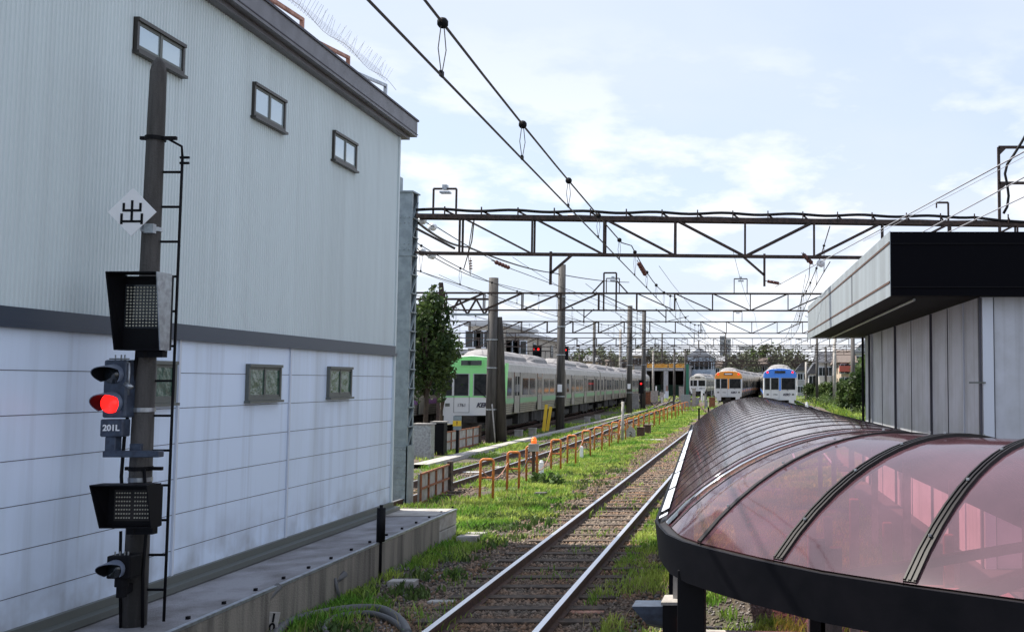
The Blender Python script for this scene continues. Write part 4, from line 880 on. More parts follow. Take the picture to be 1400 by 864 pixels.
        b = MB(); b.box((X(.235)-.012,-.014,1.05),(X(.235),-.002,1.8)); b.box((X(.475)-.012,-.014,1.05),(X(.475),-.002,1.8)); b.box((X(.235),-.014,1.05),(X(.475),-.002,1.062)); b.build('door_gap', M['seam'], cabf)
        b = MB(); b.bar((X(.56),-.05,2.2),(X(.74),-.05,1.72),.03); b.build('wiper', M['black'], cabf)
        text('number', number, .2, (X(.355),-.018,1.38), M['text'], cabf, bold=.001)
        text('lettering', 'KEIO', .27, (X(.69),-.018,1.38), M['text'], cabf, shear=.35, bold=.012)
        b = MB(); b.box((X(.10),-.016,1.33),(X(.17),-.004,1.47)); b.box((X(.85),-.016,1.33),(X(.92),-.004,1.47)); b.build('tail_lamp', M['winframe2'], cabf)
        b = MB(); b.box((-1.2,.0,.55),(-.75,.15,.92)); b.box((.75,.0,.55),(1.2,.15,.92)); b.build('skirt', M['train_front'], cabf)
        b = MB(); b.box((-.25,-.45,.6),(.25,.2,.9)); b.box((-.6,-.1,.35),(.6,.1,.6)); b.build('coupler', M['train_under'], cabf)
        if number == '1731': b = MB(); b.box((X(.37),-.064,3.24),(X(.63),-.060,3.34)); b.build('destination_text', M['white'], cabf)
    return body
def train(fx, y0, n, paint, stripe, number, label):
    x0 = fx(y0); root = thing('train', label, 'train')
    cars = [car(root, True, paint, stripe, number)]
    mid = None
    for k in range(1, n):
        if mid is None: mid = car(root, False, paint, stripe, number); c = mid
        else:
            c = copy_tree(mid, root)
        cars.append(c)
    for k, c in enumerate(cars):
        ya = y0+(CL+.25)*k; xa, xb_ = fx(ya), fx(ya+CL); c.location = (xa-x0, ya-y0, 0); c.rotation_euler = (0,0,math.atan2(-(xb_-xa), CL))
    for o in kids(root):
        if o not in cars: o.rotation_euler = cars[0].rotation_euler
    root.location = (x0, y0, 0)
    return root
train(T3, 46.5, 5, M['green_paint'], M['stripe_green'], '1761', 'silver train with bright green cab front numbered 1761')
train(T0, 87, 4, M['blue_paint'], M['blue_paint'], '1744', 'silver train with blue cab front beyond the canopy')
train(T1, 106, 4, M['orange_paint'], M['orange_paint'], '1731', 'silver train with orange cab front left of the blue one')
train(TW, 178, 3, None, M['cream_paint'], '1708', 'distant pale cream fronted train left of the orange one')
tr = train(T4, 44, 3, None, M['purple'], '1715', 'train with a purple stripe half hidden by the tree and green train')

# ---------------------------------------------------------------- orange loop barriers
root0 = thing('loop_barrier', 'orange loop barrier', 'barrier', (0,0,0), 'orange loop barriers along the path'); 
b = MB(); hwid = .135; H_ = .95; R0 = .06
pts = [(-hwid,0,0),(-hwid,0,H_-R0)]+[(-hwid+R0-R0*math.cos(a),0,H_-R0+R0*math.sin(a)) for a in np.linspace(.3,math.pi/2,4)]+[(hwid-R0+R0*math.sin(a),0,H_-R0+R0*math.cos(a)) for a in np.linspace(0,math.pi/2-.3,4)]+[(hwid,0,H_-R0),(hwid,0,0)]
b.tube(pts, .028, 10); b.build('loop', M['orange'], root0, True); b = MB(); b.cyl((-hwid,0,.56),(hwid,0,.56),.022,n=10); b.build('crossbar', M['orange'], root0, True)
BY = [22.1,24.4,26.6,29.6,32.1,35.2,37.6,39.8,42.4,45,47.4,49.8,52.4,55,57.6,60.4,63.6,66.6,69.8,73,76.5,80,83.5,87]
words = ['nearest','second nearest','third nearest','fourth','fifth','sixth','seventh','eighth','ninth','tenth','eleventh','twelfth','thirteenth','fourteenth','fifteenth','sixteenth','seventeenth','eighteenth','nineteenth','twentieth','twenty first','twenty second','twenty third','farthest']
BX = lambda y: -6.17-.021*(y-22)
for i, y in enumerate(BY):
    o = root0 if i == 0 else copy_tree(root0)
    o.location = (BX(y)+random.uniform(-.05,.05), y, GZ-.02); o.rotation_euler = (0,random.uniform(-.015,.015),random.uniform(-.15,.25))
    o['label'] = 'orange loop barrier, %s in the row beside the grass verge' % words[i]
for i in range(0, 13):
    ya, yb = BY[i], BY[i+1]; b = MB(); b.tube([(BX(ya)+(BX(yb)-BX(ya))*t-.1, ya+(yb-ya)*t, .52-.38*4*t*(1-t)*(.7+.3*((i*7)%3))) for t in np.linspace(0,1,12)], .013, 6)
    tag(b.build('sagging_cable', M['wire'] if i % 2 else M['rustpink'], None, True), 'cable sagging between the %s and %s orange barriers' % (words[i], words[i+1]), 'cable', 'cables between barriers')
# beacon post, white markers, small signs
q = G(729, 662); bp_ = thing('beacon_post', 'brown post topped by an orange warning beacon beside the third barrier', 'post', q)
b = MB(); b.bar((q.x,q.y,GZ),(q.x,q.y,.72),.07); b.build('post', M['rail'], bp_); b = MB(); b.box((q.x-.12,q.y-.08,.66),(q.x+.12,q.y+.08,.86)); b.build('box', M['concpale'], bp_, bevel=.01)
b = MB(); b.cyl((q.x,q.y,.86),(q.x,q.y,.96),.07); b.ball((q.x,q.y,.96),.068,12); b.build('beacon', M['beacon'], bp_, True)
def stake(px, py, h, w, label, m='white'):
    q = G(px, py); b = MB(); b.box((q.x-w,q.y-w,GZ),(q.x+w,q.y+w,GZ+h*.9)); b.cyl((q.x,q.y,GZ+h*.86),(q.x,q.y,GZ+h),w,w*.7); return tag(b.build('marker_stake', M[m], None, bevel=.01), label, 'marker')
stake(740, 650, .42, .055, 'short white concrete stake right of the beacon post'); stake(795, 628, .45, .05, 'short white stake among the middle barriers')
q = G(851, 605); b = MB(); b.cyl((q.x,q.y,GZ),(q.x,q.y,P(851,549,q.y).z),.06,n=10); tag(b.build('wooden_post', M['concpale'], None, True), 'tall pale wooden post standing in the barrier row', 'post')
q = G(862, 600); ts = thing('triangle_sign', 'small white triangular marker with a black 2 by the barriers', 'sign', q); b = MB(); b.prism([(q.x-.22,q.y,GZ),(q.x+.22,q.y,GZ),(q.x+.22,q.y,GZ+.38),(q.x,q.y,GZ+.62),(q.x-.22,q.y,GZ+.38)], (0,.05,0)); b.build('board', M['concpale'], ts)
text('numeral', '2', .3, (q.x,q.y-.004,GZ+.22), M['black'], ts)
for (px,py,lab,cnt) in ((876,598,'dark steel box among the barriers, left of two',0),(885,594,'dark steel box among the barriers, right of two',1)):
    q = G(px,py); b = MB(); b.box((q.x-.17,q.y-.15,GZ),(q.x+.17,q.y+.15,GZ+.45)); b.box((q.x-.19,q.y-.17,GZ+.45),(q.x+.19,q.y+.17,GZ+.49)); tag(b.build('equipment_box', M['rail'], None, bevel=.01), lab, 'box')
# yellow guards leaning by the green train
for i,(px0,px1,lab) in enumerate(((746,743,'yellow guy wire guard, left of the leaning pair by the tall pole'),(752,748,'yellow guy wire guard, right of the leaning pair by the tall pole'))):
    q = G(px1, 590-i); t = P(px0+1, 553+i*3, q.y+.5); b = MB(); b.bar(q, t, .16, .05, (0,1,0)); tag(b.build('guy_guard', M['yellow']), lab, 'guard')
for i,(px,py) in enumerate(((709,598),(728,595),(803,577),(817,574))):
    q = G(px,py); b = MB(); b.box((q.x-.17,q.y-.1,GZ),(q.x+.17,q.y+.1,GZ+.32)); b.box((q.x-.19,q.y-.12,GZ+.32),(q.x+.19,q.y+.12,GZ+.36)); tag(b.build('marker_block', M['concpale']), 'small pale block at the foot of the green train, %s from the left' % ('first','second','third','fourth')[i], 'block', 'pale blocks by the green train')
# concrete trough walkway
b = MB(); A = []; B = []
ys = np.linspace(31, 95, 20)
for y in ys: A.append((-11.0-.012*(y-31)-.0, y, GZ+.12)); B.append((-10.45-.02*(y-31), y, GZ+.12))
b.strip(A, B); b.strip(B, [(p[0], p[1], GZ-.02) for p in B]); b.strip(A, [(p[0], p[1], GZ-.02) for p in A])
struct(b.build('walkway', M['concpale']))
# low rusty framed concrete panels
def panel_fence(pts, h, label, n):
    root = thing('panel_fence', label, 'fence', pts[0])
    for a, c in zip(pts, pts[1:]):
        a = Vector(a); c = Vector(c); b = MB(); b.bar(a+Vector((0,0,h/2)), c+Vector((0,0,h/2)), .05, h*.94, (0,0,1)); b.build('panel', M['concpale'], root)
        b = MB(); d = (c-a).cross(Vector((0,0,1))).normalized()*.04
        if d.dot(-a) < 0: d = -d
        for z in (.04, .5, .97): b.bar(a+d+Vector((0,0,h*z)), c+d+Vector((0,0,h*z)), .04)
        for i in range(n+1): p = a.lerp(c, i/n)+d*1.05; b.bar(p, p+Vector((0,0,h)), .04)
        b.build('frame', M['rust'], root)
    b = MB(); p = Vector(pts[-1]); b.box((p.x,p.y-.08,GZ),(p.x+.1,p.y+.08,GZ+h+.05)); b.build('end_post', M['wood'], root)
panel_fence([G(572,690), G(612,672)], .66, 'low rust framed panel fence beside the riveted column base', 4)
a = G(604,619); c = G(654,607); panel_fence([G(583,617), a, c], .75, 'low rust framed panel fence before the green train front', 5)
# cabinets and boards by the fence
for px,py,w,h,m,lab,nm in ((579,627,.3,1.15,'galv','pale grey equipment cabinet left of the low fence','equipment_cabinet'),(600,622,.22,1.15,'black','dark brown equipment cabinet beside the pale one','equipment_cabinet')):
    q = G(px,py); root = thing(nm, lab, 'cabinet', q); b = MB(); b.box((q.x-w,q.y-.2,GZ),(q.x+w,q.y+.2,GZ+h)); b.build('case', M[m], root, bevel=.015); b = MB(); b.box((q.x-w-.03,q.y-.24,GZ+h),(q.x+w+.03,q.y+.24,GZ+h+.05)); b.build('lid', M['concpale'], root); b = MB(); b.box((q.x-w*.8,q.y-.215,GZ+.1),(q.x+w*.8,q.y-.203,GZ+h-.1)); b.build('door', M[m], root)
q = G(625,622); wp = thing('warning_post', 'dark post with a grey board carrying a yellow warning label', 'post', q); b = MB(); b.bar((q.x,q.y,GZ),(q.x,q.y,1.0),.09); b.build('post', M['black'], wp); b = MB(); b.box((q.x-.14,q.y-.08,.72),(q.x+.14,q.y-.03,1.22)); bd = b.build('board', M['steel'], wp); b = MB(); b.box((q.x-.15,q.y-.09,.86),(q.x+.15,q.y-.081,1.05)); b.build('label', M['yellow'], bd); text('mark', '!', .18, (q.x,q.y-.094,.955), M['rust'], bd, bold=.01)
# concrete blocks lying about
for i,(px,py,w,d,h,m,rz) in enumerate(((640,742,.16,.12,.12,'concpale',.3),(651,736,.16,.09,.1,'concpale',.2),(551,801,.17,.09,.08,'concpale',.1),(739,680,.13,.1,.12,'concpole',.2),(706,696,.2,.06,.04,'wood',.1),(752,673,.16,.05,.04,'concpale',.05),(604,824,.16,.06,.03,'concpale',.0),(675,832,.16,.06,.02,'rustpink',.1),(731,834,.15,.06,.02,'rustpink',.1),(803,838,.19,.09,.03,'rustpink',.05),(690,640,.3,.05,.05,'white',.1),(643,647,.3,.05,.05,'white',.1),(880,602,.9,.3,.05,'concpale',.4))):
    q = G(px,py); b = MB(); b.box((q.x-w,q.y-d,GZ-.01),(q.x+w,q.y+d,GZ+h)); o = b.build('block', M[m], bevel=.012)
    o.rotation_euler = (0,0,0); tag(o, ('upper of two pale blocks by the ledge end','lower of two pale blocks by the ledge end','pale brick lying before the black marker post','dark stone in the grass above the track','flat timber piece in the bright grass','flat pale slab in the grass under the white stake','flat pale tile in shaded gravel left of the track','thin plate left in the near track','thin plate in the middle of the near track','thin plate right of the near track','white rail box between the first two barriers','white rail box left of the nearest barrier','pale slab beside the bend of the verge')[i], 'block')
# concrete block piles: leafy weed next to the white stake
def leaves(centers, n, spread, size, m, name, parent, flat=.35):
    c = np.repeat(centers, n, 0); k = len(c); p = c + rng.normal(0, 1, (k,3))*spread
    a = rng.normal(0,1,(k,3)); a /= np.linalg.norm(a,axis=1)[:,None]; bq = rng.normal(0,1,(k,3)); bq -= (bq*a).sum(1)[:,None]*a; bq /= np.linalg.norm(bq,axis=1)[:,None]
    s = size*rng.uniform(.6,1.4,(k,1)); a *= s; bq *= s*.55
    v = np.stack([p-a, p+bq, p+a, p-bq], 1).reshape(-1,3); f = np.arange(k*4).reshape(-1,4)
    return npmesh(name, v, f, m, parent)
q = G(752, 664); tag(leaves(np.array([q[:]])+rng.normal(0,.12,(14,3))*[1.6,1,.3]+[0,0,.16], 16, .05, .07, M['leafl'], 'leafy_weed', None), 'broad leaved weed beside the short white stake', 'weed')
# ---------------------------------------------------------------- pink tinted canopy
EZ = CZ-1.0; CW = 1.5; RISE = .645; RR = (CW**2+RISE**2)/(2*RISE)
near = [(-.86,7.45),(-.70,6.80),(-.53,6.45),(-.17,5.95),(.215,5.49),(.61,5.14),(1.15,4.73),(1.75,4.30),(2.5,3.78),(3.3,3.25)]
path = [(-2.03+(1.17)*(24.9-y)/17.45, y) for y in np.linspace(24.9, 7.6, 18)]+near
pa = np.array(path); seg = np.r_[0, np.cumsum(np.hypot(*(pa[1:]-pa[:-1]).T))]
def pp(s):
    x = np.interp(s, seg, pa[:,0]); y = np.interp(s, seg, pa[:,1]); e = .16
    t = np.array([np.interp(s+e, seg, pa[:,0])-np.interp(s-e, seg, pa[:,0]), np.interp(s+e, seg, pa[:,1])-np.interp(s-e, seg, pa[:,1])]); t /= np.hypot(*t)
    return x, y, np.array([-t[1], t[0]])           # normal towards the inside (right)
def arc(s, lift=0.0, n=22):
    x, y, nn = pp(s); x += nn[0]*.07; y += nn[1]*.07; out_ = []
    for i in range(n+1):
        t = 2*CW*i/n; z = math.sqrt(RR**2-(CW-t)**2)-(RR-RISE); out_.append(Vector((x+nn[0]*t, y+nn[1]*t, EZ+z+lift)))
    return out_
Ltot = seg[-1]; 
def s_of(px_, py_): return float(seg[np.argmin(np.hypot(pa[:,0]-px_, pa[:,1]-py_))])
def s_near(x, y):
    ss = np.linspace(0, Ltot, 3000); X = np.interp(ss, seg, pa[:,0]); Y = np.interp(ss, seg, pa[:,1]); return float(ss[np.argmin(np.hypot(X-x, Y-y))])
sh = [s_near(-.53,6.48), s_near(-.04,5.80), s_near(.62,5.13)]; sh += [sh[-1]+1.05, sh[-1]+2.1]
back = []; s = sh[0]
while s > .75: s -= .74; back.append(s)
hs = sorted([max(0.02, v) for v in back]+sh)
hs = [h for h in hs if h < Ltot-.05]
can = thing('barrel_canopy', 'long barrel vaulted walkway canopy of pink tinted sheets on dark hoops', 'canopy', (pa[17][0]+1.5, 8, GZ))
M['hoop'] = mat('dark bronze hoop', (0.014,0.012,0.013), 0.5, 0.0, spec=.25); M['dblack'] = mat('black eaves board', (0.003,0.0035,0.006), 0.6, 0.0, (0.006,0.006,0.009), 3, spec=.12)
for i, s in enumerate(hs):
    w = .034 if s < sh[0]-.1 else (.05 if abs(s-sh[0]) < .1 else .075)
    if w < .04: A = arc(s-w/2, .0015); B = arc(s+w/2, .0015)
    else: A = arc(s-w/2, .012); B = arc(s+w/2, .012)
    b = MB(); b.strip(A, B); dn = Vector((0,0,-.05)); b.strip(A, [p+dn for p in A]); b.strip(B, [p+dn for p in B]); b.strip([p+dn for p in A], [p+dn for p in B])
    if w > .06:
        for d0, d1 in ((-.5,-.34),(-.08,.08),(.34,.5)):
            C_ = arc(s+w*d0, .022); D_ = arc(s+w*d1, .022); b.strip(C_, D_); b.strip(C_, arc(s+w*d0, .010)); b.strip(D_, arc(s+w*d1, .010))
    else:
        C_ = arc(s-.006, .005); D_ = arc(s+.006, .005); b.strip(C_, D_); b.strip(C_, arc(s-.006,.001)); b.strip(D_, arc(s+.006,.001))
    hp = b.build('hoop', M['hoop'], can, True)
    if w > .045:
        pts = arc(s, .022, 44)
        for k in (3, 9, 15, 21, 27): b = MB(); b.cyl(pts[k], pts[k]+Vector((0,0,.012)), .009, n=10); b.build('bolt', M['galv'], hp)
for a_, c_ in zip(hs, hs[1:]):
    b = MB(); n = 5 if a_ > sh[0]-2 else 2; rows = [arc(a_+(c_-a_)*i/n) for i in range(n+1)]
    for r0, r1 in zip(rows, rows[1:]): b.strip(r0, r1)
    o = b.build('roof_sheet', M['pink'], can, True)
    bm = bmesh.new(); bm.from_mesh(o.data); bmesh.ops.remove_doubles(bm, verts=bm.verts, dist=.0005); bm.to_mesh(o.data); bm.free()
ss = np.linspace(0, Ltot-.02, 70)
def offs(o, z): 
    r_ = []
    for s in ss: x, y, nn = pp(s); r_.append(Vector((x-nn[0]*o, y-nn[1]*o, z)))
    return r_
T_, B_ = offs(.01, EZ+.0), offs(-.02, EZ-.26)
b = MB(); b.strip(T_, B_); b.strip(T_, offs(-.01, EZ+.0)); b.strip(offs(-.01, EZ), offs(-.02, EZ-.03)); b.strip(B_, offs(-.045, EZ-.26)); b.strip(offs(-.045,EZ-.26), offs(-.045,EZ-.03)); b.build('eaves_board', M['dblack'], can, True)
b = MB(); b.strip(offs(-.018, EZ-.03), offs(-.09, EZ-.004)); b.build('gutter', M['hoop'], can)
def offr(o, z, ss): 
    r_ = []
    for s in ss: x, y, nn = pp(s); r_.append(Vector((x-nn[0]*o, y-nn[1]*o, z)))
    return r_
s_b = s_near(-.86, 7.45)
for k in range(9):
    sa = s_b-.4-k*1.7+(.0 if k else .1); sb_ = sa+(1.55 if k else .15)
    if sa < 0: break
    q_ = np.linspace(sa, sb_, 6); b = MB(); b.strip(offr(-.015, EZ+.004, q_), offr(-.075, EZ+.035, q_)); b.build('flashing', M['whitetrim'], can)
# right hand eave, posts, beam
b = MB(); R1 = [arc(s)[-1] for s in ss]; b.strip([p+Vector((0,0,.03)) for p in R1], [p-Vector((0,0,.25)) for p in R1]); b.build('eaves_board', M['dblack'], can, label='eaves board on the far side, hidden from the track')
def post(px, Y, w, m='dblack', zt=EZ-.2, side=0):
    x = P(px, 830, Y).x; b = MB(); b.box((x-w/2, Y-w/2, GZ), (x+w/2, Y+w/2, zt)); b.build('post', M[m], can, bevel=.006)
post(946, 6.75, .175, 'black')
for s in np.arange(1.0, 17, 2.6):
    a = arc(s); b = MB(); b.box((a[0].x-.0,a[0].y-.05,GZ),(a[0].x+.1,a[0].y+.05,EZ-.05)); b.build('post', M['dblack'], can)
for s in list(np.arange(1.0, 17, 2.6))+[s_near(.6,5.1), s_near(2,4.1)]:
    a = arc(s)[-1]; b = MB(); b.box((a.x-.1,a.y-.05,GZ),(a.x,a.y+.05,EZ-.05)); b.build('post', M['concpale'], can)
b = MB(); q = P(1118, 845, 6.9); b.box((q.x-.05, q.y, GZ), (q.x+.05, q.y+.1, EZ-.05)); b.build('post', M['black'], can)
b = MB(); q = P(1137, 852, 6.9); b.box((q.x-.07, q.y, GZ), (q.x+.07, q.y+.1, EZ-.1)); b.build('post', M['concpole'], can)
b = MB(); c0_ = arc(sh[2]); b.bar((c0_[0].x+.1,c0_[0].y+.1,EZ-.15),(c0_[-1].x,c0_[-1].y,EZ-.15),.08); c0_ = arc(sh[1]); b.bar((c0_[0].x+.1,c0_[0].y+.1,EZ-.15),(c0_[-1].x,c0_[-1].y,EZ-.15),.06); b.build('tie_beam', M['hoop'], can)
# the walk under the canopy
b = MB(); 
A = [Vector((p[0]+.25, p[1], GZ+.012)) for p in path if p[1] < 24]; B = [Vector((p[0]+3.0, p[1]+.3, GZ+.012)) for p in path if p[1] < 24]
wk = MB(); wk.add([(-.9,-4,GZ+.012),(9,-4,GZ+.012),(9,11.0,GZ+.012),(-.9,11.0,GZ+.012)], [(0,1,2,3)]); wk.add([(.2,11.0,GZ+.010),(9,11.0,GZ+.010),(9,26,GZ+.010),(-.6,26,GZ+.010)], [(0,1,2,3)]); struct(wk.build('pavement', M['asphalt']))
# things seen through the pink sheets
for i,(px,py,Y,lab) in enumerate(((1168,745,7.6,'tallest slim rail post under the pink sheets'),(1132,748,7.9,'slim rail post left of the tallest under the pink sheets'),(1110,742,8.2,'leftmost slim rail post under the pink sheets'),(1213,740,7.6,'rail post under the wide pink sheet, right of centre'),(1297,770,7.0,'pale post under the rightmost pink sheet'))):
    x = P(px,py,Y).x; b = MB(); b.box((x-.035,Y-.03,GZ),(x+.035,Y+.03,1.55 if i == 0 else 1.38)); b.box((x-.05,Y-.05,GZ),(x+.05,Y+.05,GZ+.05)); tag(b.build('rail_post', M['concpale'], None, bevel=.01), lab, 'post')
x = P(1330,780,6.6).x; b = MB(); b.box((x-.2,6.6,GZ),(x+.25,6.9,1.0)); b.box((x-.22,6.58,1.0),(x+.27,6.92,1.04)); tag(b.build('cabinet', M['whitetrim'], None, bevel=.01), 'pale cabinet under the rightmost pink sheet', 'cabinet')
b = MB(); x = P(1080,740,8.6).x; b.tube([(x-.7,8.6,.75),(x+3.0,8.2,.75)], .02, 8); b.tube([(x-.7,8.6,.35),(x+3.0,8.2,.35)], .02, 8); tag(b.build('hand_rail', M['concpale'], None, True), 'pale double handrail behind the rail posts under the canopy', 'rail')
# black hooded signal beside the canopy post
q = P(912, 838, 7.2); sgl = thing('hooded_signal', 'black hooded track signal with orange lamp beside the canopy post', 'signal', (q.x,q.y,GZ))
b = MB(); b.box((q.x-.02, q.y-.1, GZ+.6), (q.x+.11, q.y+.12, q.z+.08)); b.build('housing', M['black'], sgl); b = MB(); b.box((q.x-.03, q.y-.12, q.z+.08), (q.x+.12, q.y+.13, q.z+.1)); b.box((q.x+.04,q.y,q.z+.1),(q.x+.08,q.y+.04,q.z+.3)); b.build('lid', M['concpale'], sgl)
b = MB(); n = 10; A = []; B = []
L0 = .21
for i in range(n+1):
    a = math.pi*i/n; A.append((q.x-.02, q.y-.1*math.cos(a), q.z+.065-.17*math.sin(a))); B.append((q.x-.02-L0+ .12*math.sin(a), q.y-.1*math.cos(a), q.z+.065-.15*math.sin(a)))
b.strip(A, B); b.box((q.x-.02-L0, q.y-.1, q.z+.06),(q.x-.02,q.y+.1,q.z+.068)); b.build('hood', M['bluegrey'], sgl)
b = MB()
for i in range(3): b.box((q.x+.085, q.y-.108, q.z-.085+i*.03), (q.x+.105, q.y-.101, q.z-.065+i*.03))
b.build('lamp', mat('lit amber lamp', (1,.3,.05), .3, emit=((1,.25,.04), 3)), sgl)
b = MB(); b.cyl((q.x+.05,q.y,GZ),(q.x+.05,q.y,GZ+.62),.04); b.build('post', M['black'], sgl)
b = MB(); q = P(928,786,6.95); b.ball(q, .018, 8); b.build('lamp_stud', M['white'], can)

# ---------------------------------------------------------------- kiosk building on the right
kx = P(1218,404,14).x; zb = P(1218,404,14).z; ztp = P(1218,317,14).z; fx1 = P(1105,440,28).x
kt = thing('station_building', 'flat roofed white panelled station building with deep black front fascia', 'building', (kx+1.3, 14, GZ))
X0 = lambda y: kx+(fx1-kx)*(y-14)/14.0
b = MB(); b.prism([(kx,14,zb),(8.5,14,zb),(8.5,14,ztp),(kx,14,ztp)], (0,.25,0)); b.build('front_fascia', mat('near black roof fascia', (.004,.004,.006), .9, spec=.08), kt)
b = MB(); b.prism([(8.5,13.985,ztp-.16),(kx+.02,13.985,ztp-.16),(kx+.02,13.985,ztp-.17),(8.5,13.985,ztp-.17)], (0,.012,0)); b.prism([(8.5,13.985,zb+.12),(kx+.02,13.985,zb+.12),(kx+.02,13.985,zb+.11),(8.5,13.985,zb+.11)], (0,.012,0)); b.build('fascia_groove', M['black'], kt)
b = MB(); b.prism([(kx-.01,14-.005,zb-.01),(kx-.01,14-.005,ztp+.01),(kx-.002,14-.005,ztp+.01),(kx-.002,14-.005,zb-.01)][::-1], (fx1-kx,14.01,0)) ; b.build('side_fascia', M['kiosktrim'], kt)
b = MB()
for z0_, z1_ in ((ztp-.165,ztp-.135),(zb+.17,zb+.20)):
    b.prism([(kx-.02,14,z0_),(kx-.02,14,z1_),(kx-.0,14,z1_),(kx,14,z0_)], (fx1-kx,14,0))
b.build('fascia_trim', M['rail'], kt)
b = MB()
for y in (18.2,): b.bar((X0(y)-.014,y,zb+.2),(X0(y)-.014,y,ztp-.16),.012)
b.build('fascia_seam', M['seam'], kt)
b = MB(); b.add([(kx,14,zb+.03),(8.5,14,zb+.03),(8.5,28,zb+.03),(fx1,28,zb+.03)], [(0,1,2,3)]); b.build('soffit', mat('dark soffit', (.012,.012,.013), .85, spec=.15), kt)
b = MB(); b.add([(kx+.1,14,ztp-.04),(8.5,14,ztp-.04),(8.5,28,ztp-.04),(fx1+.1,28,ztp-.04)], [(0,1,2,3)]); b.build('roof', M['fascia'], kt)
b = MB(); b.tube([P(1230,455,24) if False else (X0(15)+.45,14.6,zb-.01),(X0(27)+.5,27.5,zb-.01)], .02, 6); b.build('soffit_pipe', M['galv'], kt)
wy0 = 14.35; wa = P(1345,500,wy0).x; wb = P(1183,500,26.9).x; wxx = lambda y: wa+(wb-wa)*(y-wy0)/(26.9-wy0)
def ysw(px): # depth of the side wall at a sight line
    k = (px-1060)/F; m_ = (wb-wa)/(26.9-wy0); return (wa-m_*wy0)/(k-m_)
b = MB(); b.add([(wxx(wy0),wy0,GZ),(wxx(26.9),26.9,GZ),(wxx(26.9),26.9,zb+.02),(wxx(wy0),wy0,zb+.02)], [(0,1,2,3)]); b.build('side_wall', M['kioskwall'], kt)
b = MB(); b.add([(wxx(wy0),wy0,GZ),(8.5,wy0,GZ),(8.5,wy0,zb+.02),(wxx(wy0),wy0,zb+.02)], [(0,1,2,3)]); b.build('front_wall', M['kioskwall'], kt)
b = MB(); b.add([(wxx(26.9),26.9,GZ),(8.5,26.9,GZ),(8.5,26.9,zb+.02),(wxx(26.9),26.9,zb+.02)], [(0,1,2,3)]); b.build('back_wall', M['kioskwall'], kt)
for px, w, d, m in ((1189.5,.06,.05,'seam'),(1193,.1,.05,'kioskwall'),(1206,.02,.012,'seam'),(1225,.06,.045,'seam'),(1246,.02,.012,'seam'),(1274,.045,.04,'seam'),(1296,.015,.012,'seam'),(1318,.03,.02,'whitetrim')):
    y = ysw(px); b = MB(); b.bar((wxx(y)-d/2,y,GZ),(wxx(y)-d/2,y,zb+.01), d, w, (0,1,0)); b.build('wall_rib' if d > .035 else 'wall_seam', M[m], kt)
x = wxx(wy0); b = MB(); b.box((x-.02,wy0-.05,GZ),(x+.13,wy0-.002,zb+.0)); b.build('corner_post', M['whitetrim'], kt)
b = MB(); b.box((x-.06,wy0-.02,GZ),(x-.03,wy0+.08,zb)); b.build('corner_gap', M['seam'], kt)
b = MB(); b.bar((x-.22,wy0-.06,P(1340,523,14.3).z),(x+.01,wy0-.06,P(1340,523,14.3).z),.035,.022); b.build('bolt_handle', M['winframe2'], kt)
b = MB(); b.box((x+.14,wy0-.02,GZ),(x+.15,wy0-.001,zb)); b.build('wall_seam', M['seam'], kt)
b = MB(); b.bar((wxx(26.9)-.06,26.95,GZ),(wxx(26.9)-.06,26.95,zb),.06); b.build('corner_post', M['black'], kt)

# ---------------------------------------------------------------- trees, bushes, buildings behind
def tree(name, label, x, y, h, rx, rz, m, trunk=.2, nclump=60, per=60, size=.16, base=None, cat='tree', group=None, z0=GZ, rxy=None):
    root = thing(name, label, cat, (x,y,z0), group); cz = z0+h-rz
    b = MB(); top = Vector((x+random.uniform(-.2,.2), y, z0+h-rz*.5)); b.tube([(x,y,z0-.1),(x+.05,y,z0+(h-rz)*.5),top], [trunk,trunk*.75,trunk*.25], 8)
    for k in range(7):
        a = k*2.4; t = .35+.08*k; p = Vector((x,y,z0)).lerp(top, t); q_ = Vector((x+math.cos(a)*rx*.7, y+math.sin(a)*rx*.7, cz+random.uniform(-.3,.6)*rz)); b.tube([p, p.lerp(q_,.5)+Vector((0,0,.15)), q_], [trunk*.4,trunk*.25,trunk*.08], 5)
    b.build('trunk', M['bark'], root, True)
    u = rng.normal(0,1,(nclump,3)); u /= np.linalg.norm(u,axis=1)[:,None]; r = rng.uniform(.45,1.0,(nclump,1))**.6
    lump = 1+.28*np.sin(u[:,:1]*3.1+x)*np.cos(u[:,1:2]*4+y)
    c = u*r*lump*np.array([rx, rx if rxy is None else rxy, rz])+np.array([x,y,cz])
    leaves(c, per, np.array([rx,rx,rz])*.13, size, m, 'crown', root)
    return root
tq = P(596,470,36); tree('leafy_tree', 'dark leafy tree right of the riveted steel column', P(583,470,36).x, 36, P(590,405,36).z-GZ, 1.0, 1.7, M['leaf'], .1, 80, 80, .085)
tree('leafy_tree', 'smaller bright edged tree branch mass before the green train roof', P(604,470,37).x, 37, P(610,444,37).z-GZ, .75, .75, M['leafl'], .07, 40, 70, .065)
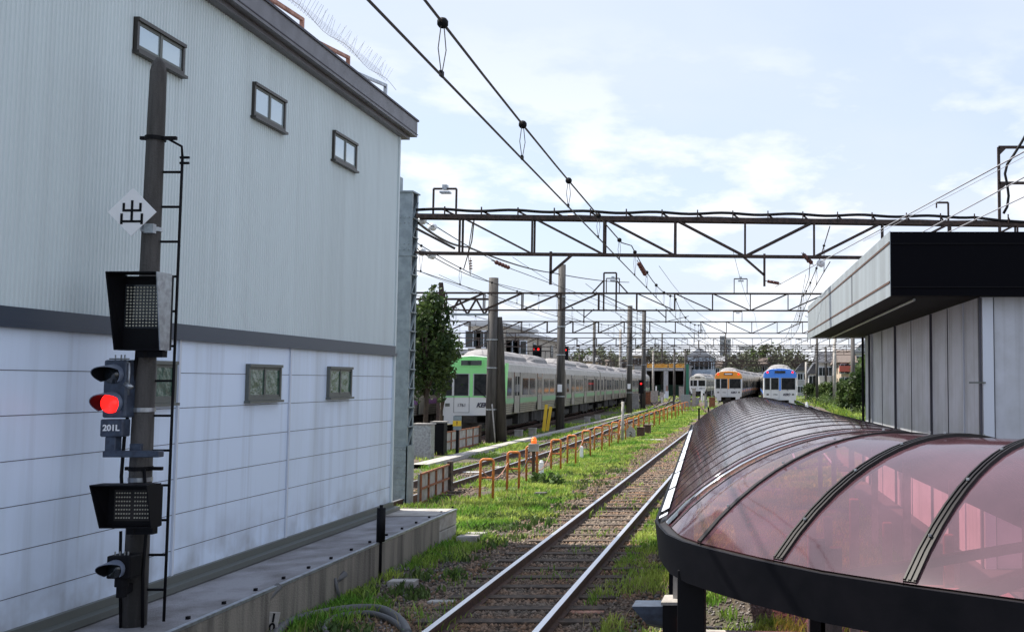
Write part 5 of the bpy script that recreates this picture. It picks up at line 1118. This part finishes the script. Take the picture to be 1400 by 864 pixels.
# beige two storey building behind the green train
def block(name, label, x0, x1, y0, y1, h, wall, roofm, nwx=3, rows=2, win=(.9,1.0), cat='building', roof='flat', side_w=2, wm='glassd'):
    root = thing(name, label, cat, ((x0+x1)/2, y0, GZ)); b = MB(); b.box((x0,y0,GZ),(x1,y1,h)); b.build('wall', wall, root)
    b = MB()
    if roof == 'flat': b.box((x0-.25,y0-.25,h+.001),(x1+.25,y1+.25,h+.3))
    elif roof == 'gable': b.prism([(x0-.4,y0-.4,h+.002),(x1+.4,y0-.4,h+.002),((x0+x1)/2,y0-.4,h+1.8)], (0,y1-y0+.8,0))
    elif roof == 'cross': b.prism([(x0-.4,y0-.5,h+.002),(x0-.4,(y0+y1)/2,h+1.7),(x0-.4,y1+.5,h+.002)], (x1-x0+.8,0,0))
    b.build('roof', roofm, root)
    H = (h-GZ)/rows
    for r_ in range(rows):
        zc = GZ+H*(r_+.55)
        for i in range(nwx):
            xc = x0+(x1-x0)*(i+.5)/nwx; f = MB(); f.box((xc-win[0]/2-.08,y0-.06,zc-win[1]/2-.08),(xc+win[0]/2+.08,y0-.003,zc+win[1]/2+.08)); w_ = f.build('window', M['whitetrim'], root)
            g_ = MB(); g_.box((xc-win[0]/2,y0-.075,zc-win[1]/2),(xc-.03,y0-.061,zc+win[1]/2)); g_.box((xc+.03,y0-.075,zc-win[1]/2),(xc+win[0]/2,y0-.061,zc+win[1]/2)); g_.build('pane', M[wm], w_)
        for i in range(side_w):
            yc = y0+(y1-y0)*(i+.5)/side_w
            for xs, d in ((x1,1),(x0,-1)):
                g_ = MB(); g_.box((xs+d*.003,yc-win[0]/2,zc-win[1]/2),(xs+d*.06,yc+win[0]/2,zc+win[1]/2)); g_.build('window', M[wm], root)
    return root
wall_y = {k: mat(k, v, .85, 0, tuple(a*.8 for a in v), 2) for k, v in {'cream house wall':(.62,.56,.47),'white house wall':(.66,.65,.63),'grey house wall':(.38,.38,.40),'tan house wall':(.50,.40,.30),'pink house wall':(.55,.32,.28),'blue house wall':(.40,.48,.58)}.items()}
roofd = mat('dark slate roof', (.05,.055,.07), .6, 0, (.08,.08,.09), 6); roofb = mat('brown tile roof', (.16,.12,.10), .7, 0, (.10,.08,.07), 6); roofg = mat('pale grey roof', (.34,.35,.37), .6)
M['reddeck'] = mat('red balcony', (.45,.10,.07), .7)
bb_ = block('office_building', 'beige office building with flat roof above the green train', P(640,450,84).x, P(684,450,84).x, 84, 96, P(650,441,84).z-.3, M['beige'], roofg, 3, 3, (1.2,1.3)); 
block('office_building', 'lower beige annex right of the thick concrete pole', P(685,450,86).x, P(717,455,86).x, 86, 100, P(700,455,86).z-.3, M['beige'], roofg, 3, 3, (1.0,1.1))
block('grey_shed', 'long grey shed behind the tree at left', -34, P(612,500,70).x, 70, 95, 4.4, wall_y['grey house wall'], roofg, 4, 1)
# depot
dx0, dx1, dy = P(884,500,186).x, P(937,500,186).x, 186; dt = P(900,497,dy).z; dp = thing('train_depot', 'train depot with two dark doorways under an orange sign board', 'building', ((dx0+dx1)/2,dy,GZ))
b = MB(); b.box((dx0-2.2,dy,GZ),(dx0-.6,dy+40,dt-.5)); b.box((dx0-.6,dy,GZ),(dx0,dy+.4,dt)); b.box(((dx0+dx1)/2-.4,dy,GZ),((dx0+dx1)/2+.4,dy+.4,dt-1.2)); b.box((dx1-.3,dy,GZ),(dx1,dy+40,dt-.5)); b.box((dx0,dy,dt-1.3),(dx1,dy+.4,dt-.75)); b.box((dx0,dy+30,GZ),(dx1,dy+30.3,dt)); b.build('wall', wall_y['grey house wall'], dp)
b = MB(); b.box((dx0-2.3,dy+.2,dt-.5),(dx1+.3,dy+41,dt-.2)); b.build('roof', roofg, dp)
b = MB(); b.box((dx0+.1,dy-.15,dt-.72),((dx0+dx1)/2+.3,dy-.02,dt)); b.box(((dx0+dx1)/2+.5,dy-.15,dt-.72),(dx1-.1,dy-.02,dt)); b.build('sign_board', mat('orange sign board', (.85,.38,.04), .5, 0, (.75,.5,.2), 3, lo=.55, hi=.6), dp)
b = MB(); b.box((dx0,dy+6,GZ),(dx1,dy+6.2,2.0)); b.build('inner_screen', mat('green inner screen', (.03,.09,.06), .7), dp)
block('blue_office', 'bluish glass fronted building right of the depot', P(940,500,200).x, P(972,505,200).x, 200, 215, P(950,488,200).z, wall_y['blue house wall'], roofg, 5, 2, (1.0,1.4), roof='gable')
for i,(a,c,Y,pt_,w,r_,rf,lab,rr) in enumerate(((1107,1121,150,500,'white house wall',roofd,'gable','small white house behind the pale poles',2),(1120,1137,140,484,'white house wall',roofd,'cross','white house with dark slate roof left of the red balcony house',2),(1141,1152,135,486,'cream house wall',roofb,'gable','narrow cream house with brown gable',3),(1150,1168,125,482,'tan house wall',roofb,'cross','tan house with brown roof right of the poles',3),(1168,1200,128,470,'white house wall',roofg,'gable','tall white house next to the station building wall',3),(1090,1106,190,498,'grey house wall',roofd,'gable','grey house behind the blue train',2),
    (1010,1030,420,474,'white house wall',roofg,'flat','white apartment block on the skyline right of the orange train',6),(1078,1100,230,500,'cream house wall',roofb,'gable','cream house beyond the blue train roof',2),(1030,1060,300,490,'grey house wall',roofg,'flat','grey flat block among the far trees',4),(960,985,260,495,'cream house wall',roofb,'cross','cream house among the far trees left of orange train',3))):
    x0, x1 = P(a,500,Y).x, P(c,500,Y).x; h = P(a,pt_,Y).z-(1.2 if rf != 'flat' else 0)
    block('apartment_block' if rf == 'flat' else 'house', lab, x0, x1, Y, Y+10, h, wall_y[w], r_, 2 if x1-x0 < 4 else 3, rr, (.9,1.1), 'house' if rf != 'flat' else 'building', rf)
x = P(1156,503,124).x; b = MB(); b.box((x-.7,124,P(1156,508,124).z),(x+1.0,124.9,P(1156,500,124).z)); tag(b.build('balcony', M['reddeck']), 'red balcony on the tan house', 'balcony')
for i,(a,c,pt_) in enumerate(((984,990,460),(991,998,464))):
    Y = 620; block('tower_block', 'pale tower block on the horizon, %s of the pair above the orange train' % ('left','right')[i], P(a,500,Y).x, P(c,500,Y).x, Y, Y+12, P(a,pt_,Y).z, wall_y['grey house wall'], roofg, 2, 10, (.9,1.2))
# far trees: a belt of separate crowns
k = 0
wordsx = ['far left','left','left of the green train tail','above the green train tail','above the depot','right of the depot','above the cream train','above the orange train','between orange and blue train','above the blue train','right of the blue train','before the houses']
for i in range(30):
    px = 690+i*14.6+random.uniform(-3,3); Y = random.uniform(225, 300)
    top = 479+6*math.sin(i*1.3)+random.uniform(-4,6)
    if 1030 < px < 1085: top = 470+random.uniform(-3,5); Y = 270
    if px > 1090: top = 490+random.uniform(-6,5)
    if 860 < px < 1000: top += 4
    x = P(px,500,Y).x; h = P(px,top,Y).z-GZ
    nm = ('round_tree','broad_tree','tall_tree')[i % 3]
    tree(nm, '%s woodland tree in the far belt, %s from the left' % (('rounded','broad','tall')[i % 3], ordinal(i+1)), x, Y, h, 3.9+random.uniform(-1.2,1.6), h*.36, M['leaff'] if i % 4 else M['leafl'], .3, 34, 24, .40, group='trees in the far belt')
rb = random.Random(3)
for i in range(22):
    Y = rb.uniform(235, 330); a = 700+i*18.5+rb.uniform(-6,6); w_ = rb.uniform(10,20); top_ = rb.uniform(478, 496)
    block('house', '%s house among the far trees, %s from the left' % (rb.choice(['pale','low','plain','small']), ordinal(i+1)), P(a,500,Y).x, P(a+w_,500,Y).x, Y, Y+9, P(a,top_,Y).z-1, wall_y[rb.choice(list(wall_y)[:4]+['blue house wall'])], rb.choice([roofd, roofb, roofg, roofg]), 3, 3, (1.1,1.2), 'house', rb.choice(['flat','gable','cross']), 0)
# trees and bushes on the right bank
for i,(px,Y,top,rx,lab) in enumerate(((1178,72,506,1.1,'dark rounded tree against the station building wall'),(1163,80,526,1.0,'bushy tree left of the dark rounded tree'),(1150,112,520,1.2,'green tree in front of the tan house'),(1128,130,524,1.3,'green tree in front of the white slate roofed house'),(1110,150,524,1.2,'low tree beside the pale slim pole'),(1188,90,484,1.4,'taller tree partly hidden by the station building'))):
    x = P(px,500,Y).x; h = P(px,top,Y).z-GZ; tree('bushy_tree', lab, x, Y, h, rx, h*.42, M['leaf'] if i % 2 == 0 else M['leafl'], .12, 70, 60, .13)
for i in range(22):
    Y = 55+i*4.2; x = 5.6-.022*(Y-60)+random.uniform(.6,2.2)+(1.2 if i % 2 else 0); hgt = random.uniform(.6,1.2)
    c = np.array([[x,Y,GZ+.1]])+rng.normal(0,1,(16,3))*[.7,.7,.25]+[0,0,hgt*.5]
    tag(leaves(c, 40, .22, .09, M['leafl'] if i % 3 else M['leaf'], 'bush', None), '%s low bush on the right bank, %s' % (('light green','spreading','dark')[i % 3], ['nearest the station building','just beyond the nearest','by the dark rounded tree','below the bushy tree','between bank trees','beside the nearest right pole','at the curve of the rail','above the rail curve','below the tan house','beside the pale pole','before the red balcony','next to the second pale pole','before the slate roofed house','left of that house','by the thin pole','in the middle of the bank','past the middle of the bank','towards the blue train','near the grey pole','beside the slim pole','close to the blue train','farthest along the bank'][i]), 'bush', 'bushes on the right bank')
# pale post by the right rail
q = G(1103,569); b = MB(); b.box((q.x-.12,q.y-.1,GZ),(q.x+.12,q.y+.1,GZ+.9)); b.cyl((q.x,q.y,GZ+.9),(q.x,q.y,GZ+1.1),.08); tag(b.build('rail_marker', M['white']), 'white marker post beside the track right of the blue train', 'marker')
# cabinets and posts in the yard throat
for i,(px,Y,h,w,m,lab) in enumerate(((938,105,1.3,.45,'galv','grey equipment cabinet right of the last barriers'),(949,110,1.9,.18,'concpale','pale slim post before the cream train'),(940,150,5.2,.2,'green','green mast left of the cream train'),(895,140,1.4,.5,'concpale','pale cabinet before the depot'),(905,150,1.1,.3,'concpale','small pale cabinet at the depot doorway'),(956,70,.8,.05,'black','short dark post in the grass before the orange train'),(969,72,.8,.05,'black','second short dark post nearer the orange train'),(869,100,1.5,.35,'concpale','pale cabinet beside the red lamp signal'),(912,160,1.2,.25,'whitetrim','white box in the middle of the depot approach'))):
    M.setdefault('green', mat('green painted steel', (.02,.16,.10), .5)); x = P(px,500,Y).x; b = MB(); b.box((x-w,Y-.15,GZ),(x+w,Y+.15,GZ+h)); b.box((x-w*1.1,Y-.18,GZ+h),(x+w*1.1,Y+.18,GZ+h+.05)); tag(b.build('yard_post' if w < .25 else 'yard_cabinet', M[m]), lab, 'post' if w < .25 else 'cabinet')

# clutter of short posts and boxes in the yard throat
rp = random.Random(5)
for i in range(26):
    Y = rp.uniform(92, 175); px = rp.uniform(872, 968); x = P(px,500,Y).x
    if any(abs(x-f(Y)) < 1.75 for f in (T1,T2,T3,TW)): x += 1.9
    h = rp.choice([.7,1.0,1.4,2.0]); w = rp.choice([.08,.12,.3]); b = MB(); b.box((x-w,Y-.12,GZ),(x+w,Y+.12,GZ+h)); b.box((x-w*1.15,Y-.15,GZ+h),(x+w*1.15,Y+.15,GZ+h+.06))
    tag(b.build('yard_marker', M[rp.choice(['concpale','white','galv','concpole','rust'])]), 'small upright marker in the yard before the depot, %s nearest' % ordinal(i+1) if False else 'small upright marker box in the yard before the depot', 'marker', 'marker boxes in the yard throat')
